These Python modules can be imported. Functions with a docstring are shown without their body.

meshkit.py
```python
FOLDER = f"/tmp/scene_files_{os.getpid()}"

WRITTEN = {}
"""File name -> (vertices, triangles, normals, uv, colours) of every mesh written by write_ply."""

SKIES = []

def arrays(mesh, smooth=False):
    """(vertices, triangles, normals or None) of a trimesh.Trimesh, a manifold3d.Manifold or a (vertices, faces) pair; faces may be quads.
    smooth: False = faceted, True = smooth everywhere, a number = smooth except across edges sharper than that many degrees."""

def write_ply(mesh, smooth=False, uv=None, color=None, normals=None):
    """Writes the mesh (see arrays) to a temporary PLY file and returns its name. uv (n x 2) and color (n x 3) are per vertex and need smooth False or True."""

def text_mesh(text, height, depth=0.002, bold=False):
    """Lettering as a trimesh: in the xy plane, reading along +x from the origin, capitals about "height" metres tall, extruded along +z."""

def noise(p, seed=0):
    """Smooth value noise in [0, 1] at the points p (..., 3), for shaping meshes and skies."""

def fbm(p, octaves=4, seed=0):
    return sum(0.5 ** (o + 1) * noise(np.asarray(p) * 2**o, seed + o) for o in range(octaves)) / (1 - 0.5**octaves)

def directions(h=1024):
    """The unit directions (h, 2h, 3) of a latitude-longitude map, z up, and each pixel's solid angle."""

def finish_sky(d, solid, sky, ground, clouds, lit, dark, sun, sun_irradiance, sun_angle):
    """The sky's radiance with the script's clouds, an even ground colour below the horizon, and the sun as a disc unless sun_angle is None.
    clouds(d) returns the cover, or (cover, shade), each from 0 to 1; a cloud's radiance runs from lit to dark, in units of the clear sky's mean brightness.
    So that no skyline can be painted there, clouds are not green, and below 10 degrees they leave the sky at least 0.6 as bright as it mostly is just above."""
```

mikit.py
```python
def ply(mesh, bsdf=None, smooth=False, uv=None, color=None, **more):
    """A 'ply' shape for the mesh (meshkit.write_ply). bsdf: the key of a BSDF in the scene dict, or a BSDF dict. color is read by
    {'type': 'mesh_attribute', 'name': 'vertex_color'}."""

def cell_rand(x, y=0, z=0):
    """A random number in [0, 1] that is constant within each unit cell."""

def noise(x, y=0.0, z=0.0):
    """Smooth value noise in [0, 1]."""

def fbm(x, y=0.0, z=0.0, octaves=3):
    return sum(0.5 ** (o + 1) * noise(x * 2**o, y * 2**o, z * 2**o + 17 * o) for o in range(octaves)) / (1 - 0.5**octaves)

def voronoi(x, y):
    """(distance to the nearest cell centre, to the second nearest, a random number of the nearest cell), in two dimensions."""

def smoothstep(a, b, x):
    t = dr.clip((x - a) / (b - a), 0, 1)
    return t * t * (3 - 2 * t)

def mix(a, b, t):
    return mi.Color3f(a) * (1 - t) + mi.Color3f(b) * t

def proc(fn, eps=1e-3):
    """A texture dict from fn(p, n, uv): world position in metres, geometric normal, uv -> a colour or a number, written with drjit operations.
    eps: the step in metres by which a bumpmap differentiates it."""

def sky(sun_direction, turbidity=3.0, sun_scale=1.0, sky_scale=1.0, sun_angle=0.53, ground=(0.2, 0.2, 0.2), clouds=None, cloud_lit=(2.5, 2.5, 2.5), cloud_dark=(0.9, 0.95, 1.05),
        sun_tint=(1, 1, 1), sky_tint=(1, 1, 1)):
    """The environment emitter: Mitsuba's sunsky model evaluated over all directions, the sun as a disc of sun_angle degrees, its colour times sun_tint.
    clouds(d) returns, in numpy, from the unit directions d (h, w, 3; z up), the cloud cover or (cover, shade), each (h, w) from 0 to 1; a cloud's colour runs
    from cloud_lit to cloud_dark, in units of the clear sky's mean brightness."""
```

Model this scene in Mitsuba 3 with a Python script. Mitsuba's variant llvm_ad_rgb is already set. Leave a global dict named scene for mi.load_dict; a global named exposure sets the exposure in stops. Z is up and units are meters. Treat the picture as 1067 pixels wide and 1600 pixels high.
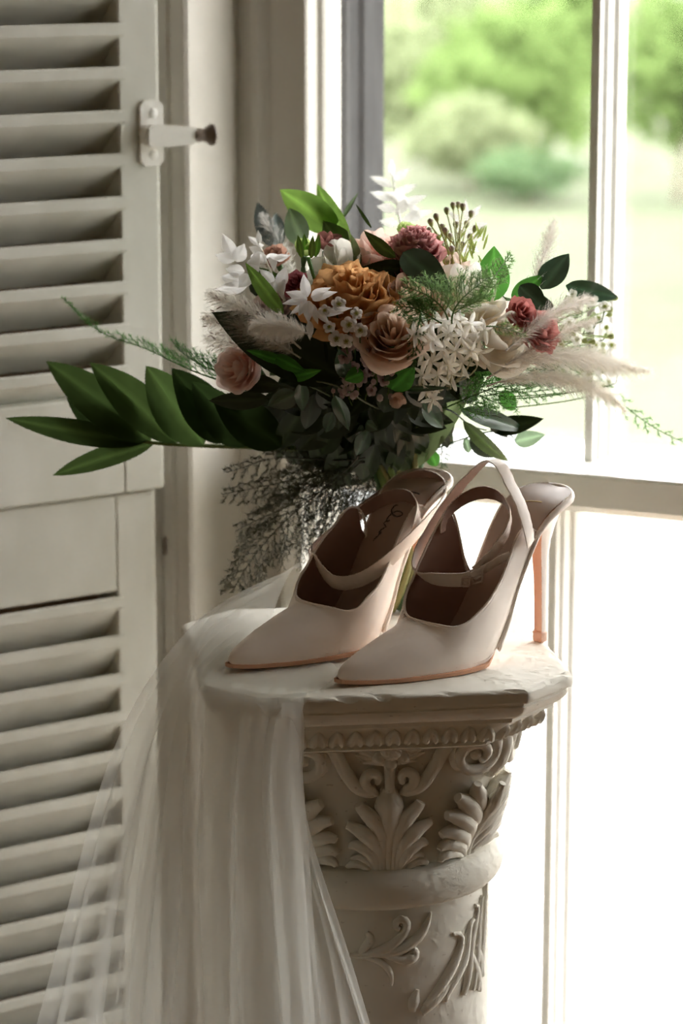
import math, random
import numpy as np, trimesh, manifold3d
import mitsuba as mi, drjit as dr
import mikit, meshkit
from mikit import ply, proc, fbm, noise, smoothstep, mix

# ------------------------------------------------------------------ camera
T4 = mi.ScalarTransform4f
FPX, TILT, EYE_ABOVE = 4400.0, math.radians(12.0), 0.60     # focal length in pixels of a 1067 x 1600 frame
ZS = 0.86                                                   # height of the pedestal's top
EYE = np.array([0.0, 0.0, ZS + EYE_ABOVE])
FWD = np.array([0.0, math.cos(TILT), -math.sin(TILT)])
exposure = 6.98
scene, labels = {}, {}
scene['camera'] = {'type': 'thinlens', 'fov': math.degrees(2 * math.atan(533.5 / FPX)), 'fov_axis': 'x',
                   'aperture_radius': 0.0088, 'focus_distance': 2.25, 'near_clip': 0.05, 'far_clip': 500.0,
                   'to_world': T4().look_at(origin=EYE.tolist(), target=(EYE + FWD).tolist(), up=[0, 0, 1])}

# ------------------------------------------------------------------ light: an overcast sky over garden and house
def overcast(d):
    n = meshkit.fbm(d * 2.2 + 5.0, 4, seed=3)
    return np.ones(d.shape[:2]) * 0.97, 0.25 + 0.35 * n
scene['sky'] = mikit.sky([0.35, -0.75, 0.55], turbidity=4.0, sun_scale=0.0, sky_scale=1.0, ground=(0.17, 0.18, 0.13),
                         clouds=overcast, cloud_lit=(1.03, 1.0, 0.95), cloud_dark=(0.86, 0.86, 0.86))

# ------------------------------------------------------------------ materials
def rgb(h):
    c = np.array([int(h[i:i + 2], 16) for i in (0, 2, 4)]) / 255.0
    return [float(x) for x in np.where(c < 0.04045, c / 12.92, ((c + 0.055) / 1.055) ** 2.4)]

def material(key, color, rough=0.5, two=True, **kw):
    c = color if isinstance(color, dict) else {'type': 'rgb', 'value': list(map(float, color))}
    b = {'type': 'principled', 'base_color': c, 'roughness': rough, **kw}
    scene[key] = {'type': 'twosided', 'b': b} if two else b
    return key

def bumped(key, color, rough, bump, eps=2e-3, **kw):
    c = color if isinstance(color, dict) else {'type': 'rgb', 'value': list(map(float, color))}
    scene[key] = {'type': 'twosided', 'b': {'type': 'bumpmap', 'arbitrary': proc(bump, eps), 'scale': 1.0,
                  'bsdf': {'type': 'principled', 'base_color': c, 'roughness': rough, **kw}}}
    return key

def thin(key, color, trans=0.6, rough=0.5, **kw):
    c = color if isinstance(color, dict) else {'type': 'rgb', 'value': list(map(float, color))}
    scene[key] = {'type': 'principledthin', 'base_color': c, 'roughness': rough, 'diff_trans': float(trans), **kw}
    return key

def paint_tone(a, b, s):
    def fn(p, n, uv):
        t = fbm(p.x * s, p.y * s, p.z * s * 0.35, 3)
        return mix(a, b, smoothstep(0.3, 0.75, t))
    return proc(fn)

material('mat_shutter_paint', paint_tone((0.545, 0.54, 0.48), (0.60, 0.595, 0.54), 30.0), 0.42)
material('mat_trim_paint', paint_tone((0.54, 0.515, 0.46), (0.585, 0.56, 0.51), 18.0), 0.4)
material('mat_sash_paint', (0.80, 0.79, 0.745), 0.35)
material('mat_wall_plaster', (0.36, 0.27, 0.185), 0.8)
material('mat_ceiling', (0.50, 0.47, 0.41), 0.9)
material('mat_knob', (0.12, 0.085, 0.06), 0.35)
material('mat_outer_stone', paint_tone((0.018, 0.0185, 0.0195), (0.034, 0.035, 0.036), 25.0), 0.8)
material('mat_outer_sill', (0.5, 0.53, 0.55), 0.6)
scene['mat_pane'] = {'type': 'thindielectric', 'int_ior': 1.5}

def floor_tone(p, n, uv):
    k = dr.floor(p.x / 0.12)
    r = mikit.cell_rand(k, dr.floor((p.y + 0.37 * k) / 1.4))
    g = fbm(p.x * 40, p.y * 3 + 9 * r, 0.0, 3)
    return mix((0.19, 0.105, 0.055), (0.30, 0.175, 0.09), 0.6 * r + 0.4 * g)
material('mat_floor', proc(floor_tone), 0.4)

# ------------------------------------------------------------------ helpers
def nrm(v):
    v = np.asarray(v, float)
    return v / (np.linalg.norm(v) + 1e-12)

def at(u, v, y):
    """The point seen at pixel (u, v) whose forward distance on the ground plan is y."""
    d = np.array([(u - 533.5) / FPX, 0.0, -(v - 800.0) / FPX])
    d = np.array([d[0], math.cos(TILT) + d[2] * math.sin(TILT), -math.sin(TILT) + d[2] * math.cos(TILT)])
    return EYE + d * (y / d[1])

def on_z(u, v, z):
    a, b = at(u, v, 1.0), at(u, v, 2.0)
    return a + (b - a) * ((z - a[2]) / (b[2] - a[2]))

NEXT = {}
def numbered(name):
    k = NEXT.get(name, 0)
    NEXT[name] = k + 1
    return name if k == 0 else f'{name}_{k:03d}'

def add(name, mesh, mat, parent=None, label=None, category=None, group=None, kind=None, smooth=False, color=None, to_world=None):
    key = numbered((parent + '__' if parent else '') + name)
    d = mesh if isinstance(mesh, dict) else ply(mesh, mat, smooth=smooth, color=color)
    scene[key] = d if to_world is None else {**d, 'to_world': to_world}
    tag(key, label, category, group, kind)
    return key

def thing(name, label, category, group=None):
    key = numbered(name)
    tag(key, label, category, group)
    return key

def tag(key, label=None, category=None, group=None, kind=None):
    e = {k: v for k, v in dict(label=label, category=category, group=group, kind=kind).items() if v}
    if e:
        labels[key] = e

def struct(name, mesh, mat, parent=None, label=None, category=None, **kw):
    return add(name, mesh, mat, parent, label, category, kind=None if parent else 'structure', **kw)

def cat(ms):
    return trimesh.util.concatenate(ms)

def frame_box(o, ex, ey, ez, lo, hi, bevel=0.0):
    """A box with bevelled edges, given in the frame (o; ex, ey, ez)."""
    lo, hi = np.asarray(lo, float), np.asarray(hi, float)
    s = hi - lo
    m = trimesh.creation.box(s)
    if bevel > 0:
        b = min(bevel, 0.45 * s.min())
        pts = []
        for sx in (-1, 1):
            for sy in (-1, 1):
                for sz in (-1, 1):
                    c = np.array([sx, sy, sz]) * s / 2
                    for k in range(3):
                        q = c - np.array([sx, sy, sz]) * b
                        q[k] = c[k]
                        pts.append(q)
        m = trimesh.convex.convex_hull(np.array(pts))
    v = m.vertices + (lo + hi) / 2
    m = trimesh.Trimesh(np.asarray(o) + v[:, :1] * ex + v[:, 1:2] * ey + v[:, 2:3] * ez, m.faces, process=False)
    if np.dot(np.cross(ex, ey), ez) < 0:
        m.invert()
    return m

def extrude(poly, o, ex, ey, ez, z0, z1):
    """A closed plan polygon (k, 2) in the frame, extruded along ez."""
    from shapely.geometry import Polygon
    m = trimesh.creation.extrude_polygon(Polygon(poly), z1 - z0, engine='earcut')
    v = m.vertices
    m = trimesh.Trimesh(np.asarray(o) + v[:, :1] * ex + v[:, 1:2] * ey + (v[:, 2:3] + z0) * ez, m.faces, process=False)
    if np.dot(np.cross(ex, ey), ez) < 0:
        m.invert()
    return m

def loft(rings, closed=True, caps=True):
    """Rings (m, n, 3) joined into a surface; closed round, and capped by fans."""
    r = np.asarray(rings, float)
    m, n = r.shape[:2]
    i, j = np.meshgrid(np.arange(m - 1), np.arange(n if closed else n - 1), indexing='ij')
    a, b = i * n + j, i * n + (j + 1) % n
    f = np.stack([a, b, b + n, a + n], -1).reshape(-1, 4)
    f = np.vstack([f[:, [0, 1, 2]], f[:, [0, 2, 3]]])
    v = r.reshape(-1, 3)
    if closed and caps:
        k = len(v)
        v = np.vstack([v, r[0].mean(0), r[-1].mean(0)])
        q = np.arange(n)
        f = np.vstack([f, np.stack([(q + 1) % n, q, q * 0 + k], 1), np.stack([(m - 1) * n + q, (m - 1) * n + (q + 1) % n, q * 0 + k + 1], 1)])
    return trimesh.Trimesh(v, f, process=False)

def spline(pts, n):
    """A smooth curve through the points, n samples evenly by chord length."""
    from scipy.interpolate import CubicSpline
    p = np.asarray(pts, float)
    t = np.r_[0, np.cumsum(np.sqrt(np.linalg.norm(np.diff(p, axis=0), axis=1)) + 1e-9)]
    if len(p) == 2:
        return p[0] + np.linspace(0, 1, n)[:, None] * (p[1] - p[0])
    c = CubicSpline(t, p)(np.linspace(0, t[-1], 8 * n))
    s = np.r_[0, np.cumsum(np.linalg.norm(np.diff(c, axis=0), axis=1))]
    q = np.linspace(0, s[-1], n)
    return np.stack([np.interp(q, s, c[:, k]) for k in range(c.shape[1])], 1)

def frames(p, up=(0, 0, 1)):
    t = np.gradient(p, axis=0)
    t /= np.linalg.norm(t, axis=1, keepdims=True) + 1e-12
    a = np.zeros_like(p)
    x = np.cross(up, t[0])
    if np.linalg.norm(x) < 1e-3:
        x = np.cross([1, 0, 0], t[0])
    for k in range(len(p)):
        x = x - t[k] * np.dot(x, t[k])
        x /= np.linalg.norm(x) + 1e-12
        a[k] = x
    return t, a, np.cross(t, a)

def tube(p, r, sides=8, caps=True):
    p = np.asarray(p, float)
    r = np.broadcast_to(r, (len(p),))
    t, a, b = frames(p)
    g = np.arange(sides) * 2 * np.pi / sides
    ring = p[:, None] + r[:, None, None] * (np.cos(g)[None, :, None] * a[:, None] + np.sin(g)[None, :, None] * b[:, None])
    return loft(ring, True, caps)

Z = np.array([0.0, 0.0, 1.0])

# ------------------------------------------------------------------ the room: window wall, casing, sashes
WA = math.radians(25.0)                                    # the window wall turns 25 degrees from the picture plane
WU = np.array([math.cos(WA), -math.sin(WA), 0.0])          # along the wall, to the right
WW = np.array([math.sin(WA), math.cos(WA), 0.0])           # out of the house
WO = at(300, 400, 2.68) * [1, 1, 0]                        # the inner corner of the left jamb, on the floor

def wpt(s, w, z):
    return WO + s * WU + w * WW + z * Z

def s_of(u, v, w):
    """Where along the wall the pixel's ray meets the plane w."""
    a, b = at(u, v, 1.0) - WO, at(u, v, 3.0) - WO
    t = (w - a @ WW) / ((b - a) @ WW)
    p = a + t * (b - a)
    return float(p @ WU), float(p[2])

def wbox(lo, hi, bevel=0.0015):
    return frame_box(WO, WU, WW, Z, lo, hi, bevel)

def wprism(poly, z0, z1):
    return extrude(poly, WO, WU, WW, Z, z0, z1)

def hprism(poly, s0, s1):
    """A (w, z) profile run along the wall."""
    return extrude(poly, WO, WW, Z, WU, s0, s1)

S_END, Z_SILL, Z_HEAD, CEIL = 1.35, 0.26, 2.45, 2.75
S_WALL = 2.7
# wall pieces of the window bay (plaster)
struct('wall_window', cat([wbox((-1.3, 0.004, 0), (-0.06, 0.17, CEIL), 0), wbox((S_END + 0.06, 0.004, 0), (S_WALL, 0.17, CEIL), 0),
                           wbox((-0.06, 0.004, 0), (S_END + 0.06, 0.17, Z_SILL - 0.03), 0), wbox((-0.06, 0.004, Z_HEAD + 0.03), (S_END + 0.06, 0.17, CEIL), 0)]),
       'mat_wall_plaster', label='cream window wall of the bay')
# casing with a bead, jamb lining and stop mouldings of the left side
struct('trim_1', cat([wprism([(-0.034, 0.02), (-0.034, -0.004), (-0.031, -0.007), (-0.021, -0.008), (-0.0185, -0.004), (-0.016, -0.0065), (-0.003, -0.0065), (0, -0.003), (0, 0.02)], 0, Z_HEAD + 0.1),
                      wprism([(-0.11, 0.004), (-0.11, -0.003), (-0.035, -0.003), (-0.035, 0.004)], 0, Z_HEAD + 0.1)]), 'mat_trim_paint', label='cream window casing behind the shutters')
c_s, c_z = s_of(259, 852, -0.006)
add('catch', wbox((c_s - 0.0022, -0.0105, c_z - 0.009), (c_s + 0.0022, -0.004, c_z + 0.009), 0.0012), 'mat_knob', 'trim_1', label='small dark metal catch on the casing')
struct('trim_2', wprism([(-0.06, 0.02), (0.0, 0.0), (0.0, 0.098), (-0.06, 0.098)], Z_SILL - 0.03, Z_HEAD + 0.03), 'mat_trim_paint', label='pale jamb lining beside the window')
struct('trim_3', wprism([(0.0, 0.098), (0.014, 0.098), (0.016, 0.094), (0.020, 0.0925), (0.024, 0.093), (0.027, 0.0965), (0.031, 0.101), (0.034, 0.103), (0.0705, 0.103), (0.072, 0.106),
                         (0.072, 0.128), (0.076, 0.131), (0.0775, 0.136), (0.0775, 0.1695), (0.0, 0.1695)], Z_SILL, Z_HEAD), 'mat_trim_paint', label='moulded frame stile at the left of the window')
struct('trim_4', wprism([(S_END - 0.078, 0.17), (S_END - 0.078, 0.105), (S_END, 0.098), (S_END, 0.0), (S_END + 0.06, 0.0), (S_END + 0.06, 0.17)], Z_SILL - 0.03, Z_HEAD + 0.03), 'mat_trim_paint')
struct('trim_5', cat([wbox((-0.06, 0.0, Z_HEAD - 0.04), (S_END + 0.06, 0.17, Z_HEAD + 0.03)), wbox((-0.12, -0.05, Z_SILL - 0.03), (S_END + 0.12, 0.2, Z_SILL + 0.005), 0.004)]), 'mat_trim_paint', label='window head and sill board')

# the upper window sits outside, the lower sash inside; between them lies a deep white ledge
W_RAIL, W_UP, W_LOW = 0.045, 0.157, 0.108
_, Z_LEDGE = s_of(889, 739.5, W_RAIL)
S0, S1 = 0.0775, S_END - 0.078
def muntin(sm, w_nose, w_glass, k=1.0):
    """The plan of a glazing bar: a thin nose into the room, stepped mouldings back to the glass."""
    half = [(0.0040 * k, 0.0), (0.0046 * k, 0.0035), (0.0046 * k, 0.009), (0.0075 * k, 0.0125), (0.0082 * k, 0.017), (0.0082 * k, 0.027), (0.0115 * k, 0.030), (0.0125 * k, 0.034), (0.0125 * k, w_glass - w_nose - 0.001), ]
    pts = [(sm + a, w_nose + b) for a, b in half]
    return pts + [(sm - a, w_nose + b) for a, b in reversed(half)]
su, _ = s_of(920, 300, 0.103)
sl, _ = s_of(857, 900, 0.06)
win = struct('window_1', cat([wbox((S0, 0.15, Z_HEAD - 0.07), (S1, 0.165, Z_HEAD - 0.03), 0.001)]), 'mat_sash_paint', label='tall white framed window with glazing bars and a deep ledge')
step = su - S0 - 0.006
uppers = [su, su + step, su + 2 * step, su + 3 * step]
for sm in [x for x in uppers if x < S1 - 0.1]:
    struct('glazing_bar', wprism(muntin(sm + 0.004, 0.103, W_UP), Z_LEDGE - 0.003, Z_HEAD - 0.03), 'mat_sash_paint', win)
lowers = [sl + 0.004 + k * step for k in range(4)]
for sm in [x for x in lowers if x < S1 - 0.1]:
    struct('glazing_bar', wprism(muntin(sm, 0.058, W_LOW, 0.95), Z_SILL, Z_LEDGE - 0.02), 'mat_sash_paint', win)
SQ, _ = s_of(440, 850, W_RAIL)
# ledge with the rail of the lower sash: its nose, face and the small moulding under it
struct('ledge', hprism([(W_RAIL, Z_LEDGE - 0.0305), (W_RAIL, Z_LEDGE - 0.003), (W_RAIL + 0.002, Z_LEDGE), (0.168, Z_LEDGE + 0.003), (0.168, Z_LEDGE - 0.034), (W_LOW, Z_LEDGE - 0.034), (W_LOW - 0.004, Z_LEDGE - 0.04),
                        (W_RAIL + 0.012, Z_LEDGE - 0.038), (W_RAIL + 0.005, Z_LEDGE - 0.0335)], SQ, S1 + 0.07), 'mat_sash_paint', win, label='deep white ledge between the upper and lower panes')
ss, _ = s_of(528, 850, W_LOW)
struct('sash_stile', wprism([(SQ - 0.012, 0.098), (SQ - 0.006, 0.055), (SQ, 0.05), (ss - 0.012, 0.05), (ss - 0.010, 0.06), (ss - 0.005, 0.066), (ss - 0.004, 0.08), (ss, 0.085), (ss, W_LOW), (SQ - 0.012, W_LOW + 0.01)], Z_SILL, Z_LEDGE - 0.03), 'mat_sash_paint', win)
struct('sash_rail', wbox((0.0, 0.05, Z_SILL), (S1, W_LOW + 0.01, Z_SILL + 0.07)), 'mat_sash_paint', win)
def pane(s0, s1, z0, z1, w):
    v = np.array([wpt(s0, w, z0), wpt(s1, w, z0), wpt(s1, w, z1), wpt(s0, w, z1)])
    struct('pane', trimesh.Trimesh(v, [[0, 1, 2], [0, 2, 3]], process=False), 'mat_pane', win)
cuts = [S0] + [x + 0.004 for x in uppers if x < S1 - 0.1] + [S1]
for a, b in zip(cuts, cuts[1:]):
    pane(a + 0.0005, b - 0.0005, Z_LEDGE + 0.002, Z_HEAD - 0.03, W_UP - 0.002)
cuts = [ss] + [x for x in lowers if x < S1 - 0.1] + [S1]
for a, b in zip(cuts, cuts[1:]):
    pane(a + 0.0005, b - 0.0005, Z_SILL + 0.06, Z_LEDGE - 0.033, W_LOW - 0.002)
# outside: grey stone reveal at the left and the sill below the upper panes
struct('trim_6', wprism([(-0.1, 0.172), (0.074, 0.172), (0.079, 0.18), (0.079, 0.208), (0.083, 0.214), (0.083, 0.262), (-0.1, 0.262)], Z_LEDGE - 0.03, 2.9), 'mat_outer_stone', label='dark grey outer reveal seen through the left edge of the glass')
struct('trim_8', wprism([(-0.1, 0.172), (0.079, 0.172), (0.079, 0.262), (-0.1, 0.262)], -0.6, Z_LEDGE - 0.031), 'mat_outer_sill', label='pale outer reveal below the ledge')
struct('trim_7', wbox((0.085, 0.17, Z_LEDGE - 0.03), (S1, 0.215, Z_LEDGE - 0.001), 0.003), 'mat_outer_sill', label='pale grey outer sill below the upper panes')

# the rest of the room
C0 = wpt(-1.3, 0.004, 0); C1 = wpt(S_WALL, 0.004, 0)
X_L, Y_B, X_R = float(C0[0]), -2.6, float(C1[0])
def wall(p, q, z0, z1, mat, thick=0.12):
    d = nrm(np.array(q) - p); n = np.array([-d[1], d[0], 0])   # room on the right-hand side
    return frame_box(np.asarray(p) * [1, 1, 0], d, n, Z, (0, 0, z0), (np.linalg.norm(np.array(q) - p), thick, z1))
A = np.array([X_L, C0[1], 0]); B = np.array([X_L, Y_B, 0]); C = np.array([X_R, Y_B, 0]); D = np.array([X_R, C1[1], 0])
struct('wall_left', wall(B, A, 0, CEIL, 0), 'mat_wall_plaster')
struct('wall_back', wall(C, B, 0, CEIL, 0), 'mat_wall_plaster')
struct('wall_right', wall(D, C, 0, CEIL, 0), 'mat_wall_plaster')
struct('floor', frame_box([0, 0, 0], np.array([1., 0, 0]), np.array([0, 1., 0]), Z, (X_L - 0.2, Y_B - 0.2, -0.1), (X_R + 0.2, C0[1] + 0.3, 0)), 'mat_floor')
struct('ceiling', frame_box([0, 0, 0], np.array([1., 0, 0]), np.array([0, 1., 0]), Z, (X_L - 0.2, Y_B - 0.2, CEIL), (X_R + 0.2, C0[1] + 0.3, CEIL + 0.1)), 'mat_ceiling')

# ------------------------------------------------------------------ the two louvred shutters
QA = nrm([0.82, 0.57, 0])                                  # along the shutter, to its free edge on the right
QM = np.array([QA[1], -QA[0], 0.0])                        # its face, towards the room
def shutter(edge_uv, y, z_top, z_bot, rail_top, rail_bot, label, tilt):
    o = at(*edge_uv, y) * [1, 1, 0]
    sh = thing('louvred_shutter', label, 'shutter')
    fb = lambda lo, hi, b=0.0015: frame_box(o, -QA, QM, Z, lo, hi, b)
    W, ST, TH = 0.62, 0.0455, 0.036
    add('stile', cat([fb((0.0035, -TH, z_bot), (ST, 0, z_top)), fb((0.0, -TH + 0.006, z_bot), (0.0045, -0.0035, z_top), 0.001)]), 'mat_shutter_paint', sh, smooth=20)
    add('stile', fb((W - ST, -TH, z_bot), (W, 0, z_top)), 'mat_shutter_paint', sh)
    add('rail', fb((ST, -TH, z_top - rail_top), (W - ST, -0.0003, z_top)), 'mat_shutter_paint', sh)
    add('rail', fb((ST, -TH, z_bot), (W - ST, -0.0003, z_bot + rail_bot)), 'mat_shutter_paint', sh)
    # one slat: front edge high and rounded, the board slopes down and outwards
    L, c, s_ = 0.050, math.cos(math.radians(tilt)), math.sin(math.radians(tilt))
    h = 0.0118
    prof = [(-0.0012, h / 2), (0, h / 2 - 0.0016), (0, -h / 2 + 0.0010), (-0.0010, -h / 2), (-L * c, -h / 2 + 0.001 - L * s_), (-L * c, h / 2 - 0.002 - L * s_)][::-1]
    return sh, o, prof, W, ST, TH

def slats(sh, o, prof, W, ST, z_list, shift):
    base = extrude([(b + shift, z) for b, z in prof], np.zeros(3), QM, Z, -QA, ST - 0.006, W - ST + 0.006)
    d = ply(base, 'mat_shutter_paint', smooth=20)
    for k, z in enumerate(z_list):
        add('slat', d, None, sh, to_world=T4().translate([float(o[0]), float(o[1]), float(z)]))

YS = 2.655
z_split = float(at(262, 764, YS)[2])
sh, o, prof, W, ST, TH = shutter((250, 30), YS, 2.30, z_split + 0.0015, 0.10, 0.0945, 'upper cream louvred shutter with the latch, beside the window', 41)
pitch = 0.0398
z0 = z_split + 0.0945 + 0.0245
slats(sh, o, prof, W, ST, np.arange(z0, 2.30 - 0.11, pitch), 0.0022)
UP, UO = sh, o
sh, o, prof, W, ST, TH = shutter((247, 900), YS + 0.004, z_split - 0.0015, 0.10, 0.0945, 0.12, 'lower cream louvred shutter behind the veil, under the upper shutter', 51)
pitch = 0.0382
z1 = z_split - 0.0945 - 0.012
slats(sh, o, prof, W, ST, np.arange(z1, 0.24, -pitch), 0.0022)

# latch on the upper shutter: chamfered plate, two screws, lever, dark knob
lc = at(236, 208, YS - 0.008)
la = -float((lc - UO) @ QA); lz = float(lc[2])
def lpt(a, b, z):
    return UO - a * QA + b * QM + z * Z
def plate_poly(w, h, c):
    return [(-w, -h + c), (-w + c, -h), (w - c, -h), (w, -h + c), (w, h - c), (w - c, h), (-w + c, h), (-w, h - c)]
latch = add('latch', extrude(plate_poly(0.0125, 0.0305, 0.005), lpt(la, 0.0, lz), QA, Z, -QM * -1, 0.0, 0.0035), 'mat_sash_paint', UP, label='painted latch plate')
for dz in (0.0185, -0.0195):
    p = lpt(la - 0.001, 0.0035, lz + dz)
    m = trimesh.creation.icosphere(2, 0.005); m.vertices = p + m.vertices @ np.array([QA, Z, QM * 0.3])
    add('screw', m, 'mat_sash_paint', latch, smooth=True)
pv = lpt(la + 0.003, 0.0, lz - 0.002)
ring = lambda c, r, n, ax: None
add('pivot', tube([pv + QM * 0.003, pv + QM * 0.013, pv + QM * 0.0145], [0.0105, 0.0105, 0.007], 20), 'mat_sash_paint', latch, smooth=40)
LD = nrm(QA + 0.06 * QM + np.array([0.0, 0.0, -0.02]))
lo_ = pv + QM * 0.012
LN = nrm(np.cross(LD, Z)); LZ = np.cross(LN, LD)
prof_l = [(-0.0075, -0.0075), (-0.003, -0.0098), (0.012, -0.0102), (0.041, -0.0082), (0.0435, -0.004), (0.0435, 0.006), (0.041, 0.008), (0.012, 0.0102), (-0.003, 0.0098), (-0.0075, 0.0075)]
add('lever', extrude(prof_l, lo_, LD, LZ, LN, -0.003, 0.004), 'mat_sash_paint', latch, smooth=30)
kp = [(0.042, 0.0062), (0.046, 0.0066), (0.050, 0.0058), (0.054, 0.0064), (0.058, 0.0092), (0.0602, 0.0106), (0.0615, 0.0102), (0.0622, 0.006)]
add('knob', tube([lo_ + LD * a for a, r in kp], [r for a, r in kp], 18), 'mat_knob', latch, label='dark worn knob end', smooth=40)

# ------------------------------------------------------------------ the garden outside
GZ = -0.55
def garden_tone(p, n, uv):
    a = fbm(p.x * 0.30, p.y * 0.30, 3.0, 3)
    b = fbm(p.x * 6, p.y * 6, 1.0, 2)
    lawn = mix((0.036, 0.050, 0.021), (0.062, 0.069, 0.040), smoothstep(0.25, 0.75, 0.75 * a + 0.25 * b))
    drive = mix((0.26, 0.26, 0.25), (0.34, 0.338, 0.325), fbm(p.x * 9, p.y * 9, 0.0, 3))
    d = p.y + 0.18 * p.x + 1.6 * (fbm(p.x * 0.8, p.y * 0.8, 11.0, 3) - 0.5)
    return mix(lawn, drive, smoothstep(4.2, 5.2, d) * (1 - smoothstep(6.6, 10.5, d)))
material('mat_garden', proc(garden_tone), 0.95)
struct('ground', trimesh.Trimesh([[-90, 2.0, GZ], [90, 2.0, GZ], [90, 140, GZ], [-90, 140, GZ]], [[0, 1, 2], [0, 2, 3]], process=False), 'mat_garden', label='bright lawn and pale gravel drive outside the window')

def crown(c, r, seed, n=900, leaf=0.1):
    """A loose bush: leaf quads, dense inside and sparse towards a ragged edge."""
    rng = np.random.default_rng(seed)
    d = rng.normal(size=(n, 3)); d /= np.linalg.norm(d, axis=1, keepdims=True)
    rad = 0.55 + 0.9 * meshkit.fbm(d * 1.6 + seed * 3.1, 3, seed)
    p = np.asarray(c) + d * rad[:, None] * np.asarray(r) * rng.uniform(0.15, 1.0, (n, 1)) ** 0.8
    p[:, 2] = np.maximum(p[:, 2], GZ + 0.04 + rng.uniform(0, 0.1, n))
    a = rng.normal(size=(n, 3)); a /= np.linalg.norm(a, axis=1, keepdims=True)
    b = np.cross(a, rng.normal(size=(n, 3))); b /= np.linalg.norm(b, axis=1, keepdims=True)
    s = leaf * rng.uniform(0.6, 1.4, (n, 1))
    v = np.stack([p - a * s, p + b * s * 0.45, p + a * s, p - b * s * 0.45], 1).reshape(-1, 3)
    k = np.arange(n) * 4
    return trimesh.Trimesh(v, np.vstack([np.stack([k, k + 1, k + 2], 1), np.stack([k, k + 2, k + 3], 1)]), process=False)
for key, c in (('mat_leaf_far_a', (0.16, 0.235, 0.08)), ('mat_leaf_far_b', (0.23, 0.27, 0.15)), ('mat_leaf_far_c', (0.13, 0.20, 0.10))):
    thin(key, c, 1.0, 0.8)
material('mat_bark', (0.11, 0.085, 0.06), 0.9)
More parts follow.
